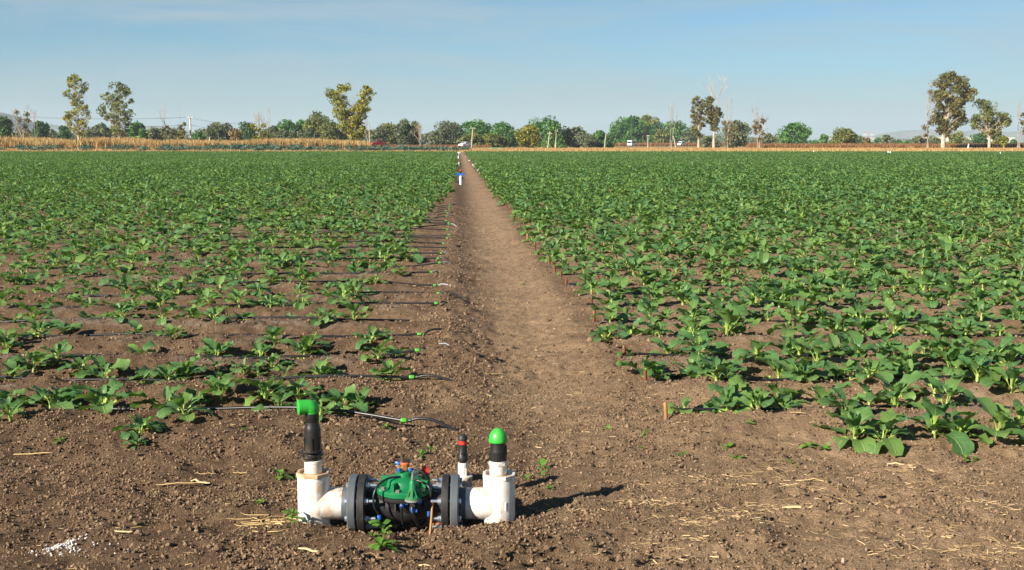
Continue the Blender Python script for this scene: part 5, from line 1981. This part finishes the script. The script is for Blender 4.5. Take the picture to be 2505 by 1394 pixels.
# ------------------------------------------------------------------ risers further along the path
for i, (px, pb_, pt_, lab, tape) in enumerate([(1127, 452, 428, 'white riser pipe tied with blue tape, nearest along the path', 1), (1123, 405, 397, 'low white riser with a red vent, second along the path', 0),
                                           (1121.5, 389, 381, 'white riser with a blue tag, third along the path', 2), (1122.5, 377.5, 371.5, 'white cross-shaped riser at the far end of the path', 3)]):
    g = G(px, pb_)
    root = empty('riser_pipe', (g.x, g.y, gz(g.x, g.y)))
    m_ = g.y / F
    h = (pb_ - pt_) * m_
    w = (3.1 if i == 0 else 1.25) * m_
    mb = MB()
    mb.lathe([(w, -.1), (w, h * .45), (w * 1.08, h * .46), (w * 1.08, h * .84), (w * .6, h * .88), (w * .6, h), (0, h)], 16)
    mb.build('pipe', M_white, root, 40)
    mb = MB()
    mb.lathe([(0, h), (w * .42, h), (w * .42, h + .10), (w * .5, h + .11), (w * .5, h + .15), (0, h + .16)], 12)
    mb.build('vent', M_blk if tape != 0 else M_red, root, 40)
    if i == 0:
        mb = MB()
        mb.lathe([(0, h + .15), (w * .62, h + .15), (w * .62, h + .20), (0, h + .22)], 12)
        mb.build('red_cap', M_red, root, 40)
        for sx, ln in ((-1, .20), (1, .16)):
            mb = MB()
            for k in range(4):
                x0, x1 = sx * ln * k / 4, sx * ln * (k + 1) / 4
                mb.box(((x0 + x1) / 2, -.03, h + .02 + (.012 if k % 2 else -.004) + .02 * (k == 3) * sx), (abs(x1 - x0) * 1.06, .012 + .004 * k, .075), 0, 1, .1 * k, .15 * sx * (k - 1.5))
            mb.build('blue_tape', M_blue, root)
        mb = MB()
        mb.lathe([(w * 1.1, 0), (w * 1.9, .004), (w * 1.9, .05), (w * 1.1, .054)], 20, Matrix.Translation((.0, .09, h * .62)) @ Matrix.Rotation(math.pi / 2, 4, 'X'))
        mb.build('flange', M_grey, root, 40)
    elif tape == 2:
        mb = MB()
        mb.box((-.10, 0, h * .95), (.16, .02, .08))
        mb.build('blue_tape', M_blue, root)
    elif tape == 0:
        mb = MB()
        mb.lathe([(0, 0), (w * .9, 0), (w * .9, h * .9), (0, h * .9)], 12, Matrix.Translation((w * 2.2, .1, 0)))
        mb.build('side_vent', M_rub, root, 40)
    else:
        mb = MB()
        mb.box((0, 0, h * .8), (.5, .05, .08))
        mb.build('arm', M_white, root)
    tag(root, lab, 'pipe', 'risers along the path')

# ------------------------------------------------------------------ poles and wires
POLES = 'utility poles along the road'


def pole(label, px, D, base, top, lean=0.0, arm=None, mat=None, w=.16, arm2=None, cap=0):
    b_ = P(px, HZ, D)
    z0 = gz(b_.x, D)
    h = P(px, top, D).z - z0
    root = empty('utility_pole', (b_.x, D, z0))
    mb = MB()
    tip = Vector((lean * D / F, 0, h))
    mb.tube([(0, 0, -.4), tip * .5, tip], [w * 1.15, w, w * .8], 8)
    mb.build('post', mat or M_wood, root, 50)
    if arm:
        mb = MB()
        a = arm * D / F
        mb.box(tip * .985 + Vector((0, -w * 1.3, 0)) if cap == 0 else tip * .86 + Vector((0, -w * 1.3, 0)), (2 * a, .14, .16))
        mb.build('crossarm', mat or M_wood, root)
        for k in (-1, -.35, .35, 1):
            mb = MB()
            mb.lathe([(0, 0), (.05, 0), (.07, .08), (.05, .16), (0, .18)], 8, Matrix.Translation(tip * (.985 if cap == 0 else .86) + Vector((a * .92 * k, -w * 1.3, .08))))
            mb.build('insulator', M_conc, root)
    tag(root, label, 'pole', POLES)
    return root, tip + Vector((b_.x, D, z0))


_, tipA = pole('pale concrete pole with a crossarm standing in the dry grass', 467, 268, 350, 286, 0, 8, M_conc, .22)
pole('leaning wooden pole with a crossarm behind the green metal frame', 1153, 330, 358, 313, 4, 6, None, .17)
pole('crossed wooden pole leaning right before the large rounded tree', 1340, 330, 360, 321, 5, 5, None, .17, cap=1)
pole('plain wooden pole without an arm left of the giant weeping tree', 1479, 335, 362, 326, 3, None, None, .15)
pole('T-shaped wooden pole right of the white bus', 1585, 345, 362, 332, 0, 4, None, .15)
pole('strongly leaning bare pole beside the twin-stemmed dead tree', 1654, 350, 360, 332, -7, None, None, .17)
pole('slim grey pole beside the grey leafless tree', 904, 322, 358, 302, 0, None, None, .13)
pole('short pale post at the left verge beyond the dry grass', 513, 300, 352, 335, 0, None, M_conc, .14)
mb = MB()
for (dx, z1, z2) in ((-1.2, 278, 298), (1.2, 281, 301), (0, 299, 309), (.4, 303, 312)):
    far = P(-40, z1, 300)
    fr = P(620, z2, 262)
    c = Vector((tipA.x + dx * .6, tipA.y, P(467, 287 if z1 < 290 else 306, 268).z))
    for (u, v) in ((far, c), (c, fr)):
        L = (v - u).length
        q = [u.lerp(v, t) - Vector((0, 0, .7 * 4 * t * (1 - t))) for t in np.linspace(0, 1, 9)]
        mb.tube([p - tipA for p in q], .016, 4, False)
o = mb.build('power_lines', M_rub, None, None, tipA)
tag(o, 'thin dark power lines sagging from the concrete pole', 'wire')

# ------------------------------------------------------------------ vehicles on the far road
def wheel_mesh(r_, w):
    mb_ = MB()
    M = Matrix.Rotation(math.pi / 2, 4, 'Y')
    mb_.lathe([(0, -w / 2), (r_ * .92, -w / 2), (r_, -w * .3), (r_, w * .3), (r_ * .92, w / 2), (0, w / 2)], 18, M)
    return mb_.mesh('tyre', M_tyre, 40)


def rim_mesh(r_, w):
    mb_ = MB()
    M = Matrix.Rotation(math.pi / 2, 4, 'Y')
    mb_.lathe([(0, w * .53), (r_ * .5, w * .52), (r_ * .58, w * .505)], 14, M)
    mb_.lathe([(r_ * .58, -w * .505), (r_ * .5, -w * .52), (0, -w * .53)], 14, M)
    return mb_.mesh('rim', M_steel, 40)


def vehicle(name, label, cat, px, D, rz, prof, width, bodymat, windows, wheels, lights, extra=None, dz=0.0):
    """prof: side outline (y, z), front towards -y; windows: (face, a0, a1, z0, z1)"""
    b_ = P(px, HZ, D)
    root = empty(name, (b_.x, D, gz(b_.x, D) + dz), rz)
    hw = width / 2
    mb = MB()
    n = len(prof)
    v = [(-hw, y, z) for y, z in prof] + [(hw, y, z) for y, z in prof]
    zmx = max(z for _, z in prof)
    v = [(x * (1 - .10 * max(0, (z - .55 * zmx) / (.45 * zmx))), y, z) for x, y, z in v]
    f = [tuple(range(n - 1, -1, -1)), tuple(range(n, 2 * n))] + [(k, (k + 1) % n, n + (k + 1) % n, n + k) for k in range(n)]
    mb.add(v, f)
    body_ = mb.build('body', bodymat, root, 30)
    bv = body_.modifiers.new('bevel', 'BEVEL'); bv.width = .06; bv.segments = 2; bv.limit_method = 'ANGLE'
    for (face, a0, a1, z0, z1) in windows:
        mb = MB()
        if face == 'front' or face == 'back':
            # follow the slope of the outline at this end
            ys = sorted([p for p in prof if z0 - .6 <= p[1] <= z1 + .6], key=lambda p: p[0])
            def edge(z):
                c = []
                for k in range(n):
                    (ya, za), (yb, zb) = prof[k], prof[(k + 1) % n]
                    if (za - z) * (zb - z) <= 0 and za != zb: c.append(ya + (yb - ya) * (z - za) / (zb - za))
                return (min(c) - .03) if face == 'front' else (max(c) + .03)
            s0, s1 = edge(z0), edge(z1)
            q = [(a0, s0, z0), (a1, s0, z0), (a1 * .93, s1, z1), (a0 * .93, s1, z1)]
            d = .03 if face == 'front' else -.03
            mb.add(q + [(x, y + d, z) for x, y, z in q], [(0, 1, 2, 3), (7, 6, 5, 4), (0, 4, 5, 1), (1, 5, 6, 2), (2, 6, 7, 3), (3, 7, 4, 0)])
            mb.build('windscreen' if face == 'front' else 'rear_window', M_glass, root)
        else:
            sx = -1 if face == 'left' else 1
            def xs(z): return sx * (hw * (1 - .10 * max(0, (z - .55 * zmx) / (.45 * zmx))) + .015)
            q = [(xs(z0), a0, z0), (xs(z0), a1, z0), (xs(z1), a1 - .04, z1), (xs(z1), a0 + .04, z1)]
            mb.add(q + [(x - sx * .03, y, z) for x, y, z in q], [(0, 1, 2, 3), (7, 6, 5, 4), (0, 4, 5, 1), (1, 5, 6, 2), (2, 6, 7, 3), (3, 7, 4, 0)])
            mb.build('side_window', M_glass, root)
    wm, rm = wheel_mesh(wheels[0], .22), rim_mesh(wheels[0], .22)
    for y in wheels[1]:
        for sx in (-1, 1):
            w_ = empty('wheel', (sx * (hw - .06), y, wheels[0]))
            w_.parent = root
            mesh_obj('tyre', wm, w_)
            mesh_obj('rim', rm, w_)
    for (x, z) in lights:
        mb = MB()
        yf = min(p[0] for p in prof if abs(p[1] - z) < .5)
        mb.box((x, yf - .01, z), (.26, .10, .18), 0, .9)
        mb.build('headlight', M_conc, root)
    if extra: extra(root)
    tag(root, label, cat)
    return root


def bus_bits(root):
    mb = MB(); mb.box((0, -3.46, .42), (2.0, .12, .22)); mb.build('bumper', M_grey, root)
    mb = MB(); mb.box((0, -3.44, .95), (1.3, .06, .20)); mb.build('grille', M_rub, root)
    for sx in (-1, 1):
        mb = MB(); mb.box((sx * 1.22, -3.5, 1.9), (.10, .16, .36)); mb.build('mirror', M_rub, root)


vehicle('bus', 'white minibus driving towards the camera before the giant weeping tree', 'bus', 1545, 520, math.radians(-22),
        [(-3.4, .35), (-3.42, 1.25), (-3.2, 2.45), (-2.9, 2.62), (3.3, 2.66), (3.4, 2.5), (3.42, .35)], 2.15, M_white,
        [('front', -.95, .95, 1.35, 2.25), ('right', -2.5, -1.2, 1.45, 2.25), ('right', -1.1, .3, 1.45, 2.25), ('right', .4, 1.8, 1.45, 2.25), ('right', 1.9, 3.1, 1.45, 2.25),
         ('left', -2.5, -1.2, 1.45, 2.25), ('left', -1.1, .3, 1.45, 2.25), ('left', .4, 1.8, 1.45, 2.25), ('left', 1.9, 3.1, 1.45, 2.25), ('back', -.8, .8, 1.5, 2.2)],
        (.40, (-2.2, 2.0)), [(-.8, .75), (.8, .75)], bus_bits, .05)
vehicle('van', 'white van parked behind the weeds near the leaning bare pole', 'van', 1667, 520, math.radians(-36),
        [(-2.3, .35), (-2.35, .95), (-1.75, 1.15), (-1.1, 1.85), (-.8, 1.98), (2.25, 1.98), (2.35, 1.8), (2.35, .35)], 1.75, M_white,
        [('front', -.7, .7, 1.25, 1.72), ('left', -1.0, -.2, 1.2, 1.72), ('left', -.1, 1.0, 1.2, 1.72), ('left', 1.1, 2.1, 1.2, 1.72), ('right', -1.0, -.2, 1.2, 1.72), ('right', -.1, 1.0, 1.2, 1.72), ('right', 1.1, 2.1, 1.2, 1.72)],
        (.34, (-1.5, 1.5)), [(-.65, .8), (.65, .8)], None, .28)
M_redcar = plain('red_paint', (.30, .012, .014), .3, scale=2)
vehicle('pickup_truck', 'red pickup truck half hidden by the dry grass left of the path end', 'truck', 926, 335, math.radians(-55),
        [(-2.4, .4), (-2.45, .95), (-1.2, 1.10), (-.75, 1.62), (-.55, 1.70), (.75, 1.70), (.95, 1.10), (2.4, 1.08), (2.45, .4)], 1.75, M_redcar,
        [('front', -.7, .7, 1.16, 1.55), ('left', -.85, -.05, 1.15, 1.58), ('left', .02, .78, 1.15, 1.58), ('right', -.85, -.05, 1.15, 1.58), ('right', .02, .78, 1.15, 1.58)],
        (.36, (-1.5, 1.5)), [(-.65, .78), (.65, .78)], None, .55)
vehicle('car', 'white car seen over the dry grass near the leaning pole', 'car', 1137, 330, math.radians(-35),
        [(-2.0, .3), (-2.05, .75), (-1.0, .92), (-.45, 1.38), (1.0, 1.42), (1.7, .98), (2.0, .95), (2.05, .3)], 1.65, M_white,
        [('front', -.65, .65, .98, 1.3), ('left', -.4, .3, .98, 1.3), ('left', .36, 1.05, .98, 1.3), ('right', -.4, .3, .98, 1.3), ('right', .36, 1.05, .98, 1.3)],
        (.31, (-1.3, 1.3)), [(-.6, .66), (.6, .66)], None, .45)

# ------------------------------------------------------------------ small things at the far field edge
M_gframe = plain('green_frame_paint', (.06, .42, .24), .5, scale=2)


def metal_frame(label, px0, px1, py0, py1, D, bars):
    a, b_ = P(px0, py1, D), P(px1, py0, D)
    z0 = gz(a.x, D)
    root = empty('metal_frame', (a.x, D, z0))
    W, H = b_.x - a.x, max(.5, b_.z - z0)
    for y in (0, .9):
        for k in range(bars):
            mb = MB(); x = W * k / (bars - 1)
            mb.tube([(x, y, -.1), (x, y, H)], .05, 6); mb.build('upright', M_gframe, root)
        for z in (H, H * .25):
            mb = MB(); mb.tube([(-.05, y, z), (W + .05, y, z)], .05, 6); mb.build('rail', M_gframe, root)
    tag(root, label, 'frame')


metal_frame('green metal rack at the field edge right of the path end', 1197, 1228, 361.5, 368.5, 232, 6)
metal_frame('small green metal stand left of the green rack', 1172, 1180, 363, 368, 240, 2)
for (px, py, w, h, lab, nm, cat) in ((1990, 374, .13, .28, 'small white sack standing in the far field, left of three', 'white_sack', 'sack'), (2173, 376.5, .26, .30, 'white and blue pair of sacks in the far field', 'white_sack', 'sack'), (2447, 379.5, .12, .32, 'white marker bag in the far field near the right edge', 'white_sack', 'sack')):
    g = G(px, py)
    mb = MB()
    mb.lathe([(w * .5, 0), (w * .62, h * .3), (w * .5, h * .75), (w * .18, h * .95), (w * .25, h * 1.1), (0, h * 1.1)], 9, None, lambda a: 1 + .12 * math.sin(2 * a) + .06 * math.sin(5 * a))
    if w > .25: mb.lathe([(w * .4, 0), (w * .5, h * .3), (w * .2, h * .8), (0, h * .9)], 9, Matrix.Translation((w * 1.3, .1, 0)))
    o = mb.build(nm, M_white, None, 60, (g.x, g.y, .12))
    tag(o, lab, cat)
g = P(2369, HZ, 255)
mb = MB()
mb.tube([(0, 0, -.2), (.02, 0, .9), (.10, 0, 1.35)], [.16, .14, .10], 8)
o = mb.build('white_post', M_white, None, 50, (g.x, 255, gz(g.x, 255)))
tag(o, 'short white post on the straw grass left of the medium eucalyptus', 'post')
g = P(2233, HZ, 262)
mb = MB()
mb.lathe([(.9, -.1), (1.0, .15), (.8, .55), (.4, .8), (0, .85)], 10, None, lambda a: 1 + .2 * math.sin(2 * a + 1) + .1 * math.sin(5 * a))
o = mb.build('brush_heap', MATS['dry_grass'], None, 60, (g.x, 262, gz(g.x, 262)))
tag(o, 'small brown heap on the straw grass right of the pylons', 'heap')
for (px, D, w, h, lab) in ((750, 236, 26, 348, 'round olive shrub in the dry grass left of the forked eucalyptus'), (188, 232, 40, 346, 'dull green shrub in the dry grass under the slender eucalyptus')):
    leafy_tree('shrub', lab, px, D, [[(h, px - w * .3, px + w * .3), (h + 6, px - w * .5, px + w * .5), (h + 14, px - w * .4, px + w * .4)]], 'leaf_brown' if px > 500 else 'leaf_olive', 'bark_dark', 16, 60, leaf=.2, trunk_px=2, twigs=False, cat='shrub', rc=.5)

# ------------------------------------------------------------------ far buildings, pylons and hills
M_wall = plain('warehouse_wall', (.62, .61, .57), .8, scale=.05)
M_roof = plain('grey_roof', (.17, .20, .23), .6, scale=.05)


def building(label, px0, px1, py_top, D, depth, roofmat, bays, sloped=False, name='warehouse'):
    a, b_ = P(px0, HZ, D), P(px1, HZ, D)
    H = P(px0, py_top, D).z
    W = b_.x - a.x
    root = empty(name, (a.x, D, 0))
    mb = MB(); mb.box((W / 2, depth / 2, H * .46), (W, depth, H * .92)); mb.build('wall', M_wall, root)
    mb = MB()
    if sloped: mb.prism([(-.5, H * .92), (depth / 2, H * 1.12), (depth + .5, H * .92)], -.4, W + .4)
    else: mb.box((W / 2, depth / 2, H * .965), (W + .6, depth + .6, H * .07))
    mb.build('roof', roofmat, root)
    for k in range(bays):
        x = W * (k + .5) / bays
        mb = MB(); mb.box((x, -.06, H * .26), (W / bays * .42, .15, H * .48)); mb.build('roller_door', M_conc, root)
    tag(root, label, 'building')


building('long white warehouse behind the trees at the right', 2296, 2400, 335, 950, 60, M_wall, 9)
building('white warehouse continuing behind the medium eucalyptus at the right', 2402, 2482, 336, 965, 60, M_wall, 7)
building('low shed with a dark grey roof left of the largest eucalyptus', 2212, 2236, 341, 900, 25, M_roof, 3, True, 'shed')
building('pale low hut beyond the field right of the lone open green tree', 2023, 2042, 352, 620, 10, M_roof, 2, True, 'hut')
building('small white hut beside the pylons beyond the field', 2145, 2155, 352, 560, 6, M_wall, 1, True, 'hut')
M_pyl_r = plain('pylon_red', (.55, .16, .10), .6, scale=.05)
M_pyl_w = plain('pylon_white', (.68, .68, .66), .6, scale=.05)
for (px, lab) in ((2116, 'left one of the twin red and white lattice pylons'), (2133, 'right one of the twin red and white lattice pylons')):
    D = 6000
    b_ = P(px, HZ, D)
    H = P(px, 322, D).z
    root = empty('pylon', (b_.x, D, 0))
    nseg = 6
    for k in range(nseg):
        mb = MB()
        z0, z1 = H * k / nseg, H * (k + 1) / nseg
        w0, w1 = 9.5 - 7.2 * k / nseg, 9.5 - 7.2 * (k + 1) / nseg
        cs = ((-1, -1), (1, -1), (1, 1), (-1, 1))
        for i in range(4):
            (x0, y0), (x1, y1) = cs[i], cs[(i + 1) % 4]
            mb.tube([(x0 * w0, y0 * w0, z0), (x0 * w1, y0 * w1, z1)], .6, 4)
            mb.tube([(x0 * w0, y0 * w0, z0), (x1 * w1, y1 * w1, z1)], .4, 4)
            mb.tube([(x1 * w0, y1 * w0, z0), (x0 * w1, y0 * w1, z1)], .4, 4)
        mb.build('lattice_section', M_pyl_r if k % 2 else M_pyl_w, root)
    for (z, w) in ((H * .98, 17), (H * .72, 20)):
        mb = MB()
        mb.tube([(-w, 0, z), (0, 0, z - 3.5), (w, 0, z)], .7, 4); mb.tube([(-w, 0, z), (w, 0, z)], .6, 4)
        mb.build('crossarm', M_pyl_r if z > H * .8 else M_pyl_w, root)
    tag(root, lab, 'pylon')
t = NT('hill_ground')
n_ = t.noise(.004, 6, .6, t.pos())
M_hill = t.done(t.bsdf(t.mix(t.ramp(n_, .35, .65), (.20, .15, .11), (.10, .12, .06)), .95, 0, None, .05))


def hill(px_pts, D, depth, seed):
    """a long low hill from its skyline (px, py)"""
    pxs = np.arange(px_pts[0][0], px_pts[-1][0] + 1, 6.0)
    pys = np.interp(pxs, [p[0] for p in px_pts], [p[1] for p in px_pts])
    m = 15
    V = []
    for px, py in zip(pxs, pys):
        p = P(px, py, D)
        h = max(0, p.z + 8 * (float(vnoise(np.array([px * .05]), np.array([seed * 1.0]), seed)[0]) - .5))
        for j in range(m):
            u = j / (m - 1) * 2 - 1
            e = (1 - abs(u) ** 1.4)
            nz = float(fbm(np.array([px * .03 + 5]), np.array([u * 2.5 + seed]), seed, 4)[0])
            V.append((p.x, D + depth * u, -2 + (h + 2) * max(0, e) * (.75 + .5 * nz * (1 - e) + .25 * e)))
    k = len(pxs)
    Fq = [(i * m + j, (i + 1) * m + j, (i + 1) * m + j + 1, i * m + j + 1) for i in range(k - 1) for j in range(m - 1)]
    o = mesh_obj('hill', np_mesh('hill', np.array(V), np.array(Fq), M_hill, True))
    tag(o, kind='structure')


hill([(-900, 330), (-500, 250), (-200, 262), (-40, 268), (10, 277), (24, 288), (32, 299), (60, 318), (90, 352)], 4200, 700, 1)
hill([(-100, 350), (40, 306), (120, 304), (170, 312), (240, 318), (300, 326), (370, 308), (430, 312), (520, 340), (560, 351)], 6500, 900, 2)
hill([(2020, 351), (2110, 336), (2180, 324), (2230, 317), (2300, 318), (2500, 322), (2800, 330), (3000, 351)], 7500, 900, 3)

# low scrub filling the gaps of the far tree line
def scrub(name, label, px0, px1, D, top0, top1, n, leafmat, seed):
    r = np.random.default_rng(seed)
    px = r.uniform(px0, px1, n)
    x = (px - CX) / F * D
    y = D + r.uniform(-8, 8, n)
    top = top0 + (top1 - top0) * fbm(px * .03, px * 0 + seed, seed, 3)
    ztop = CAMH + (HZ - top) / F * D
    z = r.random(n) ** .8 * np.maximum(ztop, .4)
    V, Fq, ti = leaf_cloud(np.column_stack([x, y, z]), .55, np.clip(r.normal(.4, .22, n), 0, 1), r)
    o = mesh_obj(name, np_mesh(name, V, Fq, MATS[leafmat], False, {'tint': ('FLOAT', ti)}))
    tag(o, label, 'scrub', None, 'stuff')


scrub('far_scrub', 'dusty grey-green scrub filling the tree line left of the path end', -150, 1280, 450, 338, 308, 26000, 'leaf_grey', 5)
scrub('far_scrub', 'low patchy scrub of the tree line in the middle', 1270, 1900, 640, 350, 316, 11000, 'leaf_grey', 6)
scrub('far_scrub', 'low hazy scrub of the tree line at the right', 1880, 2650, 560, 354, 336, 5000, 'leaf_deep', 7)

# ------------------------------------------------------------------ the air: even haze over the plain
mb = MB()
mb.box((0, 4400, 94), (16000, 10000, 202))
t = bpy.data.materials.new('haze_air')
t.use_nodes = True
t.node_tree.nodes.clear()
out_ = t.node_tree.nodes.new('ShaderNodeOutputMaterial')
pv = t.node_tree.nodes.new('ShaderNodeVolumePrincipled')
pv.inputs['Color'].default_value = (.70, .86, .95, 1)
pv.inputs['Density'].default_value = .00013
pv.inputs['Anisotropy'].default_value = .0
t.node_tree.links.new(pv.outputs[0], out_.inputs['Volume'])
o = mb.build('haze', t)
tag(o, 'thin pale haze over the whole plain', 'haze', None, 'stuff')

g = G(655, 1285)
mb = MB()
r = np.random.default_rng(5)
for k in range(26):
    a0 = r.normal(0, .45) + (math.pi if r.random() < .5 else 0)
    p = Vector((r.normal() * .05, r.normal() * .05, .008 + abs(r.normal()) * .012))
    q = []
    a = a0
    L = r.uniform(.05, .17)
    for i in range(6):
        q.append(p.copy())
        p = p + Vector((math.cos(a), math.sin(a) * .7, r.normal() * .12)) * (L / 5)
        p.z = max(.004, p.z)
        a += r.normal() * .5
    w = r.choice([.0016, .002, .0032])
    mb.tube(q, [w, w, w * .9, w * .9, w * .7, w * .4], 5)
o = mb.build('dry_roots', M_straw, None, 60, (g.x, g.y, gz(g.x, g.y) + .004))
tag(o, 'tangle of dry yellow roots on the soil left of the left white pipe', 'roots', None, 'stuff')
